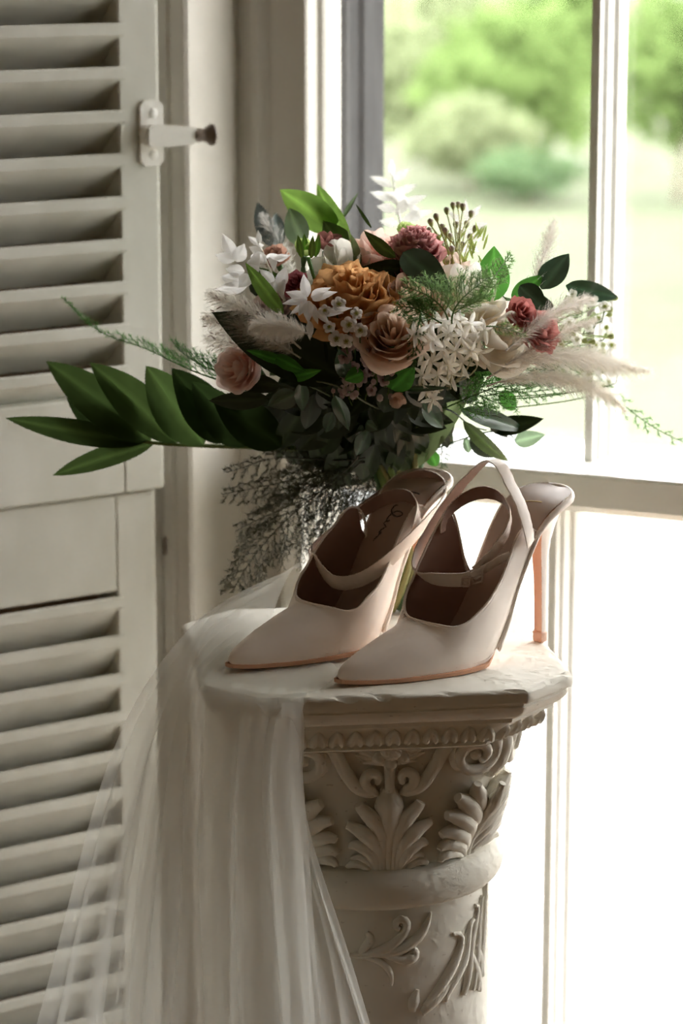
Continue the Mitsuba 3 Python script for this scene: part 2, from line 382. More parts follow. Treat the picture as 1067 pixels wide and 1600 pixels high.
def bush(u, v, y, w, h, mat, label, seed):
    """u, v: where its middle is seen; y: how far it stands."""
    p = at(u, v, y)
    t = thing('garden_bush', label, 'bush', 'bushes far out in the garden')
    add('foliage', crown(p, (w / 2, w / 2, h / 2), seed, 900, 0.05 * (w + h)), mat, t)
    base = np.array([p[0], p[1], GZ])
    add('trunk', tube([base - Z * 0.02, base + (p - base) * 0.6 + [0.05, 0, 0], p + [0, 0, h * 0.1]], [0.03, 0.02, 0.008], 6), 'mat_bark', t)
bush(795, 130, 23.0, 1.5, 1.35, 'mat_leaf_far_a', 'big green bush beside the upper glazing bar, left of it', 1)
bush(690, 40, 33.0, 1.9, 1.2, 'mat_leaf_far_b', 'pale green bush at the top of the wide upper pane', 2)
bush(880, 50, 28.0, 1.3, 1.2, 'mat_leaf_far_a', 'green bush touching the upper glazing bar at the top', 3)
bush(820, 272, 20.0, 0.8, 0.35, 'mat_leaf_far_c', 'low dark green bush, lowest in the wide upper pane', 4)
bush(1062, 110, 20.0, 1.0, 1.1, 'mat_leaf_far_a', 'green bush at the right edge of the narrow upper pane', 5)
bush(990, 60, 36.0, 1.6, 1.3, 'mat_leaf_far_b', 'pale green bush just right of the upper glazing bar', 6)
bush(575, 190, 26.5, 1.9, 2.2, 'mat_leaf_far_b', 'pale green bush beside the dark reveal at the left of the glass', 7)
bush(735, 215, 21.0, 1.0, 0.6, 'mat_leaf_far_b', 'pale green bush in the middle of the wide upper pane', 8)

# ------------------------------------------------------------------ the plaster pedestal
def plaster_tone(p, n, uv):
    a = fbm(p.x * 28, p.y * 28, p.z * 28, 3)
    b = fbm(p.x * 260, p.y * 260, p.z * 260, 2)
    s = smoothstep(0.52, 0.78, fbm(p.x * 11 + 5, p.y * 11, p.z * 9, 3))
    c = mix((0.60, 0.575, 0.50), (0.70, 0.68, 0.61), a)
    c = mix(c, (0.50, 0.50, 0.42), s * 0.35)
    return mix(c, (0.42, 0.385, 0.32), smoothstep(0.78, 0.86, b) * 0.6)
def plaster_bump(p, n, uv):
    return 0.0012 * fbm(p.x * 160, p.y * 160, p.z * 160, 3) - 0.0006 * smoothstep(0.80, 0.9, noise(p.x * 420, p.y * 420, p.z * 420))
bumped('mat_plaster', proc(plaster_tone), 0.75, plaster_bump, 4e-4)

PC = np.array([0.024, 2.279, 0.0])
PA = math.radians(8.0)
PX, PY = np.array([math.cos(PA), math.sin(PA), 0]), np.array([-math.sin(PA), math.cos(PA), 0])
def ppt(phi, r, z):
    """Pedestal point: phi in radians from the front, to the right; r from the axis; z from the pedestal's top."""
    phi, r, z = np.broadcast_arrays(phi, r, z)
    return PC + (np.sin(phi) * r)[..., None] * PX - (np.cos(phi) * r)[..., None] * PY + (ZS + z)[..., None] * Z

def octagon(a, c, n=14):
    """A square of half side a with corners cut by c, as points with several to each side."""
    k = np.array([(-a + c, -a), (a - c, -a), (a, -a + c), (a, a - c), (a - c, a), (-a + c, a), (-a, a - c), (-a, -a + c)])
    out = []
    for i in range(8):
        m = n if i % 2 == 0 else 7
        out += [k[i] + (k[(i + 1) % 8] - k[i]) * q for q in np.arange(m) / m]
    return np.array(out)

def oct_ring(a, c, z, n=14):
    o = octagon(a, c, n)
    return PC + o[:, :1] * PX + o[:, 1:] * PY + (ZS + z) * Z

def rough(m, amp, freq, seed):
    v = np.array(m.vertices)
    d = np.stack([meshkit.fbm(v * freq + 31.7 * k + seed, 3, seed + k) - 0.5 for k in range(3)], 1)
    m.vertices = v + d * amp
    return m

ped = thing('pedestal', 'white plaster column pedestal with a carved capital, under the shoes', 'pedestal')
# top slab: flat face, then fascia, quirk, ovolo, quirk
prof = [(0.0, 0.0, 0.0), (0.06, 0.02, 0.0), (0.11, 0.035, 0.0), (0.1405, 0.0445, 0.0), (0.1445, 0.0452, 0.0), (0.1465, 0.0455, -0.0003), (0.1490, 0.046, -0.0012), (0.1498, 0.046, -0.0030), (0.1495, 0.046, -0.0098), (0.1488, 0.046, -0.0112), (0.1462, 0.045, -0.0118),
        (0.1458, 0.045, -0.0135), (0.1466, 0.045, -0.0148), (0.1452, 0.045, -0.019), (0.1412, 0.044, -0.0235), (0.1385, 0.043, -0.0258), (0.1362, 0.0425, -0.0266), (0.1358, 0.0425, -0.030), (0.1325, 0.041, -0.0306), (0.05, 0.015, -0.0306)]
slab = loft([oct_ring(max(a, 1e-4), c if a > 0 else 2e-5, z, 40) for a, c, z in prof], True, False)
v = np.array(slab.vertices)
edge = np.exp(-((v[:, 2] - ZS + 0.001) / 0.0025) ** 2) * (np.maximum(np.maximum(np.abs((v - PC) @ PX), np.abs((v - PC) @ PY)), (np.abs((v - PC) @ PX) + np.abs((v - PC) @ PY)) - 0.1042) > 0.1458)
chip = np.clip(meshkit.fbm(v * 95.0, 3, 4) - 0.56, 0, 1) * 0.022
slab.vertices = v - edge[:, None] * chip[:, None] * (0.8 * Z + nrm([0, 0, 0.4]))
add('abacus', rough(slab, 0.0009, 60.0, 2), 'mat_plaster', ped, smooth=40)
# band of small leaves under the slab
band = [(0.05, 0.015, -0.0300), (0.1325, 0.041, -0.0300), (0.131, 0.0405, -0.0325), (0.1285, 0.042, -0.036), (0.1235, 0.043, -0.044), (0.1205, 0.0445, -0.0485), (0.122, 0.046, -0.0495), (0.1225, 0.047, -0.0515), (0.1205, 0.047, -0.0535), (0.108, 0.044, -0.0545), (0.05, 0.02, -0.0545)]
add('leaf_band', rough(loft([oct_ring(a, c, z, 20) for a, c, z in band], True, False), 0.0006, 90.0, 3), 'mat_plaster', ped, smooth=40)
def leaflet():
    """One hanging leaf of the band: pointed top, two lobes with a notch, a keel between; in the plane x, z, thickness along y."""
    out = [(0, 0.0075), (0.0036, 0.004), (0.0057, -0.001), (0.0058, -0.006), (0.0046, -0.0085), (0.0024, -0.0060), (0.0, -0.0025), (-0.0024, -0.0060), (-0.0046, -0.0085), (-0.0058, -0.006), (-0.0057, -0.001), (-0.0036, 0.004)]
    r0 = np.array([(x, 0.0012, z) for x, z in out]); r1 = np.array([(x, -0.0012, z) for x, z in out])
    r2 = np.array([(x * 0.66 , -0.0034 if abs(x) > 0.002 else -0.0018, z * 0.72) for x, z in out])
    m = loft([r0, r1, r2], True, False)
    v = np.vstack([m.vertices, [[0.0028, -0.0040, -0.002], [-0.0028, -0.0040, -0.002], [0, -0.0016, 0.002]]])
    n, b = 12, 24
    cr, cl, ct = 36, 37, 38
    f = [(b + i, b + i + 1, cr) for i in range(0, 6)] + [(b + i, b + (i + 1) % 12, cl) for i in range(6, 12)] + [(b + 6, ct, cr), (ct, b + 0, cr), (b + 6, cl, ct), (ct, cl, b + 0)]
    return trimesh.Trimesh(v, np.vstack([m.faces, f]), process=False)
leaf_ply = ply(leaflet(), 'mat_plaster', smooth=40)
ring_pts = octagon(0.1262, 0.0425, 400)
seg = np.r_[0, np.cumsum(np.linalg.norm(np.diff(np.vstack([ring_pts, ring_pts[:1]]), axis=0), axis=1))]
count = 60
for k in range(count):
    s_ = (k + 0.5) * seg[-1] / count
    i = int(np.searchsorted(seg, s_)) % len(ring_pts)
    q, q2 = ring_pts[i - 1], ring_pts[i]
    tx = nrm(np.r_[q2 - q, 0]); tx = tx[0] * PX + tx[1] * PY
    ny = np.cross(tx, Z)                                   # outwards
    up = nrm(Z * 0.86 + ny * 0.5)
    inw = np.cross(up, tx)
    o = PC + q2[0] * PX + q2[1] * PY + (ZS - 0.0402) * Z
    M = np.eye(4); M[:3, 0], M[:3, 1], M[:3, 2], M[:3, 3] = tx * 1.14, inw * 1.3, up * 1.1, o
    add('band_leaf', leaf_ply, None, ped, to_world=T4(M.tolist()))

# bell of the capital: round below, square above
ZB0, ZB1 = -0.1590, -0.0535
def bell_r(phi, z):
    t = np.clip((np.asarray(z) - ZB0) / (ZB1 - ZB0), 0, 1)
    n = 2 + 3.2 * t ** 1.5
    half = 0.0985 + 0.0060 * t ** 2
    return half / (np.abs(np.cos(phi)) ** n + np.abs(np.sin(phi)) ** n) ** (1 / n)
g = np.linspace(0, 2 * np.pi, 160, endpoint=False)
rings = [ppt(g, bell_r(g, z), z) for z in np.linspace(ZB0 - 0.004, ZB1 + 0.003, 22)]
add('bell', rough(loft(rings), 0.0012, 70.0, 5), 'mat_plaster', ped, smooth=True)

def relief(pts, rad, off, n=22, sides=8, face=0.0, mirror=1, flat=1.0):
    """A tapering rounded ridge along points (phi in degrees, z) of the capital; off: how far its axis lies outside the bell, at the points."""
    p = spline(np.array([(a, z * 1000) for a, z in pts]), n)
    phi, z = np.radians(p[:, 0]) * mirror, p[:, 1] / 1000
    u = np.linspace(0, 1, n)
    r = np.interp(u, np.linspace(0, 1, len(rad)), rad)
    o = np.interp(u, np.linspace(0, 1, len(off)), off)
    R = bell_r(phi, z) + o
    return tube(ppt(phi + face, R, z), r, sides)
def px(u, v):
    return ((u - 612) * 0.263, -(v - 1086) * 0.00054 + 0.002)
def ridge(pp, *a, **k):
    return relief([px(*q) for q in pp], *a, **k)
scroll = [(640, 1232), (648, 1240), (642, 1250), (630, 1246), (628, 1232), (636, 1254 - 30), (636, 1222)]
s_path = [(641, 1238), (646, 1246), (638, 1252), (629, 1243), (632, 1229), (645, 1225), (657, 1236), (654, 1256), (640, 1266), (620, 1258)]
def volute(face, mirror):
    m = []
    # S scroll: small inner curl, stem rising outwards, big outer spiral
    t = np.linspace(0, 1, 40)
    ang = np.radians(200 - 470 * (1 - t))
    inner = [(638 + (4 + 15 * q) * math.cos(a), 1242 + (4 + 16 * q) * math.sin(a) * 0.95) for q, a in zip(np.linspace(0, 1, 9), np.radians(np.linspace(-250, 95, 9)))]
    stem = [(658, 1258), (676, 1240), (690, 1214), (704, 1186)]
    outer = [(737 + R_ * math.cos(a), 1207 + R_ * math.sin(a)) for R_, a in zip(np.linspace(38, 9, 17), np.radians(np.linspace(-125, 430, 17)))]
    path = [px(*q) for q in inner + stem + outer]
    n = 90
    p = spline(np.array([(a, z * 1000 * 0.42) for a, z in path]), n)
    phi, z = np.radians(p[:, 0]) * mirror, p[:, 1] / 420
    u = np.linspace(0, 1, n)
    r = np.interp(u, [0, 0.08, 0.3, 0.5, 0.7, 0.95, 1], [0.003, 0.0046, 0.0056, 0.0060, 0.0050, 0.0042, 0.003])
    o = np.interp(u, [0, 0.2, 0.4, 0.6, 0.8, 1], [0.0055, 0.004, 0.004, 0.007, 0.009, 0.012])
    flatphi = np.clip(phi, -0.80, 0.80)
    m.append(tube(ppt(phi + face, bell_r(flatphi, z) + o, z), r, 10))
    q = [(737, 1207), (737, 1207)]
    a0, z0 = px(737, 1207); a0 = math.radians(a0) * mirror
    c0 = ppt(np.array(a0 + face), bell_r(a0, z0) - 0.004, z0); c1 = ppt(np.array(a0 + face), bell_r(a0, z0) + 0.004, z0)
    m.append(tube([c0, c0 * 0.2 + c1 * 0.8, c1], [0.0185, 0.0175, 0.012], 20))
    m.append(trimesh.Trimesh(trimesh.creation.icosphere(2, 0.0048).vertices + c1 + (c1 - c0) * 0.6, trimesh.creation.icosphere(2, 0.0048).faces))
    return cat(m)
def central(face):
    """Rosette, leaflets, stalk and bud leaf, with the low acanthus lobes at both sides."""
    out = {}
    a0, z0 = px(612, 1190)
    c0 = ppt(np.array(math.radians(a0) + face), bell_r(0.0, z0) + 0.004, z0)
    axis = nrm(ppt(np.array(face), 1.0, z0) - ppt(np.array(face), 0.5, z0) + Z * -0.15)
    cup = []
    for k in range(7):
        an = 2 * math.pi * (k + 0.25) / 7
        d = nrm(np.cross(axis, Z)) * math.cos(an) + Z * math.sin(an)
        cup.append(tube([c0 + d * 0.002, c0 + d * 0.009 + axis * 0.001, c0 + d * 0.0145 + axis * 0.004, c0 + d * 0.0175 + axis * 0.004], [0.003, 0.0056, 0.0052, 0.0025], 8))
    out['rosette'] = [cat(cup)]
    ball = trimesh.creation.icosphere(4, 0.0092)
    v = np.array(ball.vertices); pit = meshkit.noise(v * 620, 3)
    ball.vertices = v * (1 - 0.22 * np.clip(pit - 0.5, 0, 1)[:, None] * 2) * [1, 1, 1] + c0 + axis * 0.0042
    out['rosette'].append(ball)
    fan = []
    for mir in (1, -1):
        for (u1, v1, u2, v2) in ((640, 1196, 672, 1180), (640, 1202, 674, 1191), (638, 1207, 668, 1202), (634, 1212, 656, 1214)):
            fan.append(ridge([(616, 1224), (624, 1213), (u1, v1), (u2, v2)], [0.002, 0.0032, 0.0042, 0.0034, 0.0015], [0.001, 0.004, 0.004, 0.003], mirror=mir, face=face))
    out['leaf_spray'] = fan
    out['stalk'] = [ridge([(612, 1204), (612, 1230), (612, 1262)], [0.0055, 0.0045, 0.004], [0.004, 0.004, 0.006], face=face),
                    ridge([(612, 1386), (612, 1340), (612, 1305), (612, 1285), (612, 1268), (612, 1256)], [0.003, 0.004, 0.0055, 0.0095, 0.0125, 0.006], [0.001, 0.003, 0.005, 0.006, 0.004, 0.0], face=face, n=30, sides=12)]
    lob = []
    for mir in (1, -1):
        lob += [ridge([(644, 1390), (656, 1380), (670, 1377), (684, 1384)], [0.002, 0.0036, 0.004, 0.0022], [0.001, 0.002, 0.003, 0.002], mirror=mir, face=face),
                ridge([(618, 1388), (624, 1345), (632, 1312), (653, 1290), (662, 1278)], [0.0028, 0.0046, 0.0068, 0.0074, 0.0040], [0.001, 0.003, 0.005, 0.008, 0.008], mirror=mir, face=face),
                ridge([(625, 1388), (632, 1356), (646, 1332), (670, 1316), (682, 1311)], [0.0028, 0.0046, 0.0066, 0.0070, 0.0036], [0.001, 0.003, 0.005, 0.008, 0.007], mirror=mir, face=face),
                ridge([(631, 1388), (640, 1364), (654, 1350), (670, 1345), (676, 1350)], [0.0026, 0.0044, 0.0060, 0.0056, 0.0030], [0.001, 0.003, 0.005, 0.006, 0.004], mirror=mir, face=face),
                ridge([(638, 1388), (648, 1372), (662, 1366), (676, 1370)], [0.0020, 0.0032, 0.0036, 0.0022], [0.001, 0.002, 0.003, 0.002], mirror=mir, face=face)]
    out['acanthus_leaf'] = lob
    return out
def corner_leaf(face):
    """The big acanthus leaf on a corner: a stem with lobes to both sides that curl outwards at the tips."""
    c = 783                                                # 45 degrees right of the face's middle
    m = [ridge([(c, 1388), (c, 1340), (c, 1305), (c, 1280), (c, 1262)], [0.003, 0.004, 0.005, 0.006, 0.003], [0.001, 0.003, 0.008, 0.014, 0.017], face=face)]
    for s in (1, -1):
        for pp, rr in (([(4, 1330), (10, 1296), (22, 1270), (26, 1256)], 0.0052), ([(4, 1350), (14, 1312), (36, 1284), (46, 1274)], 0.0058), ([(5, 1365), (18, 1330), (42, 1308), (56, 1302)], 0.0056),
                       ([(6, 1378), (22, 1348), (46, 1332), (60, 1334)], 0.0050), ([(8, 1388), (26, 1362), (48, 1352), (60, 1358)], 0.0042), ([(12, 1388), (30, 1374), (48, 1370), (58, 1378)], 0.0034)):
            m.append(ridge([(c + s * a * 1.45, b) for a, b in pp], [0.003, rr * 1.0, rr * 1.5, rr * 1.5, rr * 0.7], [0.001, 0.004, 0.007, 0.011], face=face))
    return cat(m)
for q in range(4):
    face = q * math.pi / 2
    for mir in (1, -1):
        add('volute', volute(face, mir), 'mat_plaster', ped, smooth=50)
    for name, ms in central(face).items():
        add(name, cat(ms), 'mat_plaster', ped, smooth=50)
    add('acanthus_leaf', corner_leaf(face), 'mat_plaster', ped, smooth=50)
    # strap on the corner between two volutes
    add('corner_strap', cat([ridge([(783, 1172), (783, 1195), (783, 1225), (783, 1250)], [0.006, 0.009, 0.010, 0.006], [0.004, 0.006, 0.004, 0.0], face=face, sides=12),
                             ridge([(768, 1176), (770, 1205), (768, 1240)], [0.004, 0.006, 0.004], [0.002, 0.006, 0.002], face=face), ridge([(798, 1176), (796, 1205), (798, 1240)], [0.004, 0.006, 0.004], [0.002, 0.006, 0.002], face=face)]), 'mat_plaster', ped, smooth=50)

def turned(prof, seed, amp=0.0010, n=120):
    g = np.linspace(0, 2 * np.pi, n, endpoint=False)
    return rough(loft([ppt(g, r, z) for r, z in prof]), amp, 45.0, seed)
arc = [(0.101 + 0.0125 * math.cos(a), -0.1775 + 0.0170 * math.sin(a)) for a in np.linspace(math.pi / 2, -math.pi / 2, 15)]
add('neck_ring', turned([(0.06, -0.1585), (0.0985, -0.1588)] + arc + [(0.0985, -0.1965), (0.06, -0.1965)], 11), 'mat_plaster', ped, smooth=40)
SHAFT_R = 0.1015
add('shaft', turned([(0.0985, -0.190), (0.1005, -0.198)] + [(SHAFT_R, z) for z in np.linspace(-0.205, -ZS + 0.165, 24)] + [(0.108, -ZS + 0.16), (0.108, -ZS + 0.15)], 12), 'mat_plaster', ped, smooth=40)
base = [(0.108, -0.71), (0.118, -0.712), (0.124, -0.722), (0.122, -0.735), (0.114, -0.745), (0.114, -0.752), (0.132, -0.76), (0.138, -0.775), (0.132, -0.79), (0.12, -0.795), (0.12, -0.80)]
add('base', cat([turned(base, 13), frame_box(PC + Z * 0.03, PX, PY, Z, (-0.15, -0.15, -0.03), (0.15, 0.15, 0.032), 0.004)]), 'mat_plaster', ped, smooth=40)

def shaft_relief(pp, rad, out=0.0015, n=20):
    q = []
    for u, v in pp:
        q.append((math.asin(max(-0.99, min(0.99, (u - 577) / 1864 / SHAFT_R))) - PA, (-0.195 - (v - 1447) * 0.000565) * 10))
    p = spline(np.array(q), n)
    r = np.interp(np.linspace(0, 1, n), np.linspace(0, 1, len(rad)), rad)
    return tube(ppt(p[:, 0], SHAFT_R + out - 0.3 * r, p[:, 1] / 10), r, 8)
add('scroll_relief', cat([shaft_relief([(545, 1515), (585, 1510), (612, 1498), (628, 1482), (630, 1466), (620, 1461), (614, 1470), (620, 1476)], [0.002, 0.003, 0.0042, 0.0044, 0.004, 0.004, 0.0035, 0.003]),
                          shaft_relief([(575, 1514), (610, 1511), (642, 1498), (660, 1478), (667, 1456)], [0.002, 0.0042, 0.005, 0.0042, 0.001]),
                          shaft_relief([(560, 1512), (570, 1500), (576, 1490), (571, 1480)], [0.002, 0.004, 0.004, 0.002]),
                          shaft_relief([(590, 1513), (612, 1520), (632, 1524), (644, 1518), (640, 1510)], [0.002, 0.003, 0.004, 0.0055, 0.003]),
                          shaft_relief([(555, 1518), (585, 1522), (604, 1538), (608, 1562)], [0.002, 0.003, 0.003, 0.001])]), 'mat_plaster', ped, smooth=50)
right = []
for pp in ([(660, 1600), (690, 1568), (712, 1530), (716, 1508), (703, 1500)], [(690, 1600), (706, 1570), (722, 1540), (728, 1502), (736, 1490)], [(720, 1600), (728, 1560), (732, 1520), (742, 1478), (738, 1470)],
           [(735, 1600), (740, 1555), (744, 1500), (750, 1462)], [(742, 1605), (747, 1560), (752, 1500), (757, 1445)], [(738, 1530), (746, 1560), (752, 1590)], [(730, 1540), (742, 1580), (748, 1610)], [(640, 1605), (644, 1585), (648, 1572)], [(655, 1610), (680, 1590), (700, 1575)]):
    right.append(shaft_relief(pp, [0.003, 0.0048, 0.0052, 0.0036, 0.0018]))
add('scroll_relief', cat(right), 'mat_plaster', ped, smooth=50)

# ------------------------------------------------------------------ the pair of slingback shoes
def satin_tone(p, n, uv):
    return mix((0.84, 0.745, 0.67), (0.89, 0.80, 0.73), fbm(p.x * 60, p.y * 60, p.z * 60, 2))
material('mat_satin', proc(satin_tone), 0.36, sheen=0.4, sheen_tint=0.5, specular=0.4, anisotropic=0.3)
material('mat_lining', (0.27, 0.155, 0.112), 0.55, sheen=0.3)
material('mat_insole', (0.40, 0.285, 0.225), 0.40, specular=0.45)
material('mat_outsole', (0.56, 0.30, 0.185), 0.4)
material('mat_heel_breast', (0.60, 0.345, 0.24), 0.42)
material('mat_thread', (0.80, 0.73, 0.67), 0.6)
material('mat_buckle', (0.66, 0.55, 0.50), 0.22, metallic=1.0)
material('mat_gold_print', (0.62, 0.46, 0.20), 0.35, metallic=0.7)
material('mat_dark_print', (0.075, 0.045, 0.035), 0.6)
material('mat_stamp', (0.30, 0.18, 0.13), 0.6)

SX = [0, .004, .012, .03, .06, .085, .105, .125, .15, .17, .19, .21, .225, .236, .2405]
SW = [.0042, .0070, .0112, .0188, .0300, .0362, .0385, .0378, .0320, .0280, .0282, .0305, .0290, .0200, .0080]
ZX = [0, .02, .05, .10, .125, .14, .155, .167, .18, .192, .205, .22, .2405]
ZZ = [.0065, .0045, .0038, .0038, .0050, .0130, .0335, .0580, .0830, .1030, .1160, .1235, .1290]
from scipy.interpolate import PchipInterpolator as PCH
half_w, sole_z = PCH(SX, SW), PCH(ZX, ZZ)

def relax(m, times=14):
    """Evens out a sheet, its borders staying where they are."""
    e = m.edges_unique
    cnt = np.bincount(m.edges_unique_inverse)
    fixed = np.zeros(len(m.vertices), bool)
    fixed[e[cnt == 1].ravel()] = True
    v = np.array(m.vertices)
    deg = np.bincount(e.ravel(), minlength=len(v)).astype(float)[:, None]
    for _ in range(times):
        acc = np.zeros_like(v)
        np.add.at(acc, e[:, 0], v[e[:, 1]]); np.add.at(acc, e[:, 1], v[e[:, 0]])
        v = np.where(fixed[:, None], v, 0.5 * v + 0.5 * acc / np.maximum(deg, 1))
    m.vertices = v

def make_shoe(o, deg, top_l, top_r, label, seed):
    d = np.array([math.cos(math.radians(deg)), math.sin(math.radians(deg)), 0.0])
    r = np.array([d[1], -d[0], 0.0])
    def W(p):
        p = np.atleast_2d(np.asarray(p, float))
        return o + p[:, :1] * d + p[:, 1:2] * r + p[:, 2:3] * Z
    def loc(u, v, lat):
        a, b = at(u, v, 1.0), at(u, v, 2.0)
        t = (lat - (a - o) @ r) / ((b - a) @ r)
        p = a + t * (b - a)
        return [(p - o) @ d, lat, p[2] - o[2]]
    shoe = thing('slingback_shoe', label, 'shoe', 'pair of bridal shoes')
    XT = top_l['xt']
    pl = PCH([0, .012, .03, .06, XT], [.0085, .0145, .0215, .0305, .0368])       # height over the closed toe
    tl, tr = PCH(*top_l['curve']), PCH(*top_r['curve'])                            # absolute height of the top line
    x_end = {-1: top_l['curve'][0][-1], 1: top_r['curve'][0][-1]}
    def height(side, x):
        t = (tl if side < 0 else tr)(x) - sole_z(x)
        if x <= XT:
            return float(pl(x)), float(pl(x))
        k = (x - XT) / 0.05
        return float(t), float(t * (1 + 0.55 * min(1, k * 2.2) ** 0.9 + 0.35 * min(1, k)))
    def section(side, x, n, inset=0.0):
        top, H = height(side, x)
        q = 2.35
        th = math.pi / 2 if x <= XT else math.asin(min(1.0, max(top, 0.0) / H) ** (q / 2))
        t = np.linspace(0, 1, n) * th
        w = float(half_w(x)) - inset
        hh = (H - (inset if x <= XT else 0)) * np.sin(t) ** (2 / q)
        l = w * np.cos(t) ** (2 / q)
        # the foot part of the wall tucks in towards the sole
        l = l * (1 - 0.07 * np.exp(-hh / 0.006)) + (0.0010 * (hh / 0.05) ** 2 if x > XT else 0)
        return np.stack([np.full(n, x), side * l, hh + float(sole_z(x))], 1)
    xs = np.r_[np.linspace(0, 0.02, 9)[:-1], np.linspace(0.02, XT, 16), XT + np.linspace(0, 1, 34)[1:] ** 1.7 * (0.2 - XT)]
    def half(side, inset):
        x2 = xs[xs < x_end[side]]
        x2 = np.r_[x2, x_end[side]]
        g = np.array([section(side, max(x, inset * 0.6), 22, inset) for x in x2])
        nose = g[:1] * [0, 0.55, 0.75] + [-0.0016 + inset, 0, 0.25 * float(sole_z(0)) + 0.0006]
        nose2 = g[:1] * 0 + [-0.0022 + inset, 0, float(sole_z(0)) + 0.0028]
        g = np.concatenate([nose2, nose, g]); x2 = np.r_[-0.002, -0.001, x2]
        return g, x2
    def sheet(inset):
        ms = []
        for side in (-1, 1):
            g, _ = half(side, inset)
            m = loft(np.array([W(row) for row in g]), False)
            f = np.array(m.faces)
            if (side > 0) != (inset > 0):
                f = f[:, ::-1]
            ms.append(trimesh.Trimesh(m.vertices, f, process=False))
        m = cat(ms)
        m.merge_vertices(digits_vertex=5)
        return m
    up = sheet(0.0)
    relax(up)
    v = np.array(up.vertices)
    q = np.stack([(v - o) @ d, (v - o) @ r, v[:, 2]], 1)
    wr = (meshkit.fbm(q * [40, 55, 40] + seed * 7, 3, seed) - 0.5) * 0.0016
    up.vertices = v + up.vertex_normals * wr[:, None]
    add('upper', up, 'mat_satin', shoe, smooth=True)
    lin = sheet(0.0014)
    relax(lin)
    add('lining', lin, 'mat_lining', shoe, smooth=True)
    # piping and stitches along the top line
    lines = {}
    for side in (-1, 1):
        g, x2 = half(side, 0.0007)
        lines[side] = g[x2 >= XT - 1e-9][:, -1]
    path = np.vstack([lines[-1][::-1], lines[1][1:]])
    path = spline(path[::2] if len(path) % 2 else np.vstack([path[::2], path[-1:]]), 150)
    add('piping', tube(W(path), 0.0011, 8), 'mat_satin', shoe, smooth=True)
    st = []
    fine = spline(path[::3], 700)
    sl = np.r_[0, np.cumsum(np.linalg.norm(np.diff(fine, axis=0), axis=1))]
    for k in np.arange(0.004, sl[-1] - 0.004, 0.0027):
        p = np.array([np.interp(k, sl, fine[:, c]) for c in range(3)])
        p2 = np.array([np.interp(k + 0.0017, sl, fine[:, c]) for c in range(3)])
        side = 1 if p[1] >= 0 else -1
        off = np.array([-0.0022 * math.exp(-((p[0] - XT) / 0.01) ** 2), side * 0.0009, -0.0022 + 0.0017 * math.exp(-((p[0] - XT) / 0.01) ** 2)])
        st.append(tube(W([p + off, p2 + off]), 0.00042, 5))
    add('stitching', cat(st), 'mat_thread', shoe, kind='stuff')
    # insole board
    xi = np.linspace(0.03, 0.2385, 60)
    rows = []
    for x in xi:
        w = float(half_w(x)) - 0.0022
        t = np.linspace(-1, 1, 15)
        cup = 0.0016 * t ** 2 * (1 if x > 0.17 else 0.4)
        rows.append(W(np.stack([np.full(15, x), t * w, np.full(15, float(sole_z(x)) + 0.0022) + cup], 1)))
    m = loft(np.array(rows), False)
    add('insole', m, 'mat_insole', shoe, smooth=True)
    def on_insole(x, l, h=0.0030):
        return np.array([x, l, float(sole_z(x)) + h + (0.0016 * (l / 0.028) ** 2)])
    # outsole: thin tan board under the shoe
    xo = np.r_[np.linspace(0, 0.03, 10)[:-1], np.linspace(0.03, 0.212, 44)]
    rings = []
    for x in xo:
        w = float(half_w(x)) * (1.0 if x < 0.125 else max(0.84, 1 - (x - 0.125) * 8)) + (0.0006 if x < 0.13 else 0)
        z = float(sole_z(x)); th = 0.0030 if x < 0.14 else 0.0022
        xx = x - 0.0015 * max(0, 1 - x / 0.01)
        rings.append(W([[xx, -w, z], [xx, -w, z - th], [xx, 0, z - th - 0.0004], [xx, w, z - th], [xx, w, z], [xx, 0, z]]))
    add('outsole', loft(np.array(rings)), 'mat_outsole', shoe, smooth=35)
    # covered rim of the shank and seat
    xa = np.linspace(0.142, 0.2405, 40)
    left = [[x, -float(half_w(x)) + 0.001, float(sole_z(x)) - 0.0002] for x in xa]
    right = [[x, float(half_w(x)) - 0.001, float(sole_z(x)) - 0.0002] for x in xa[::-1]]
    rim = spline(np.array(left + [[0.2425, 0.0, float(sole_z(0.2405))]] + right)[::2], 120)
    tt, aa, bb = frames(W(rim))
    g = np.arange(10) * 2 * np.pi / 10
    outw = np.cross(tt, Z); outw /= np.linalg.norm(outw, axis=1, keepdims=True) + 1e-9
    rr = W(rim)[:, None] + 0.0022 * np.cos(g)[None, :, None] * outw[:, None] + 0.0036 * np.sin(g)[None, :, None] * Z
    add('seat_rim', loft(rr), 'mat_satin', shoe, smooth=True)
    # under side of the seat
    # heel
    prof = [(0.0085, .2180, .2268, .0046), (0.03, .2176, .2268, .0046), (0.055, .2168, .2270, .0048), (0.075, .2152, .2280, .0056), (0.088, .2128, .2300, .0078), (0.098, .2085, .2330, .0130), (0.106, .2045, .2360, .0190), (0.112, .2020, .2385, .0240), (0.118, .2010, .2395, .0262)]
    def heel_ring(z, x0, x1, w, n=16):
        t = np.linspace(-math.pi / 2, math.pi / 2, n)
        lift = (sole_z(np.clip(x0 + (x1 - x0) * np.cos(t), 0, .24)) - 0.1195) * smooth01((z - 0.085) / 0.033)
        return np.stack([x0 + (x1 - x0) * np.cos(t), w * np.sin(t), z + lift], 1)
    cover = np.array([W(heel_ring(*q)) for q in prof])
    m = loft(cover, False)
    add('heel', trimesh.Trimesh(m.vertices, np.array(m.faces), process=False), 'mat_satin', shoe, label='slim satin covered stiletto heel', smooth=True)
    br = []
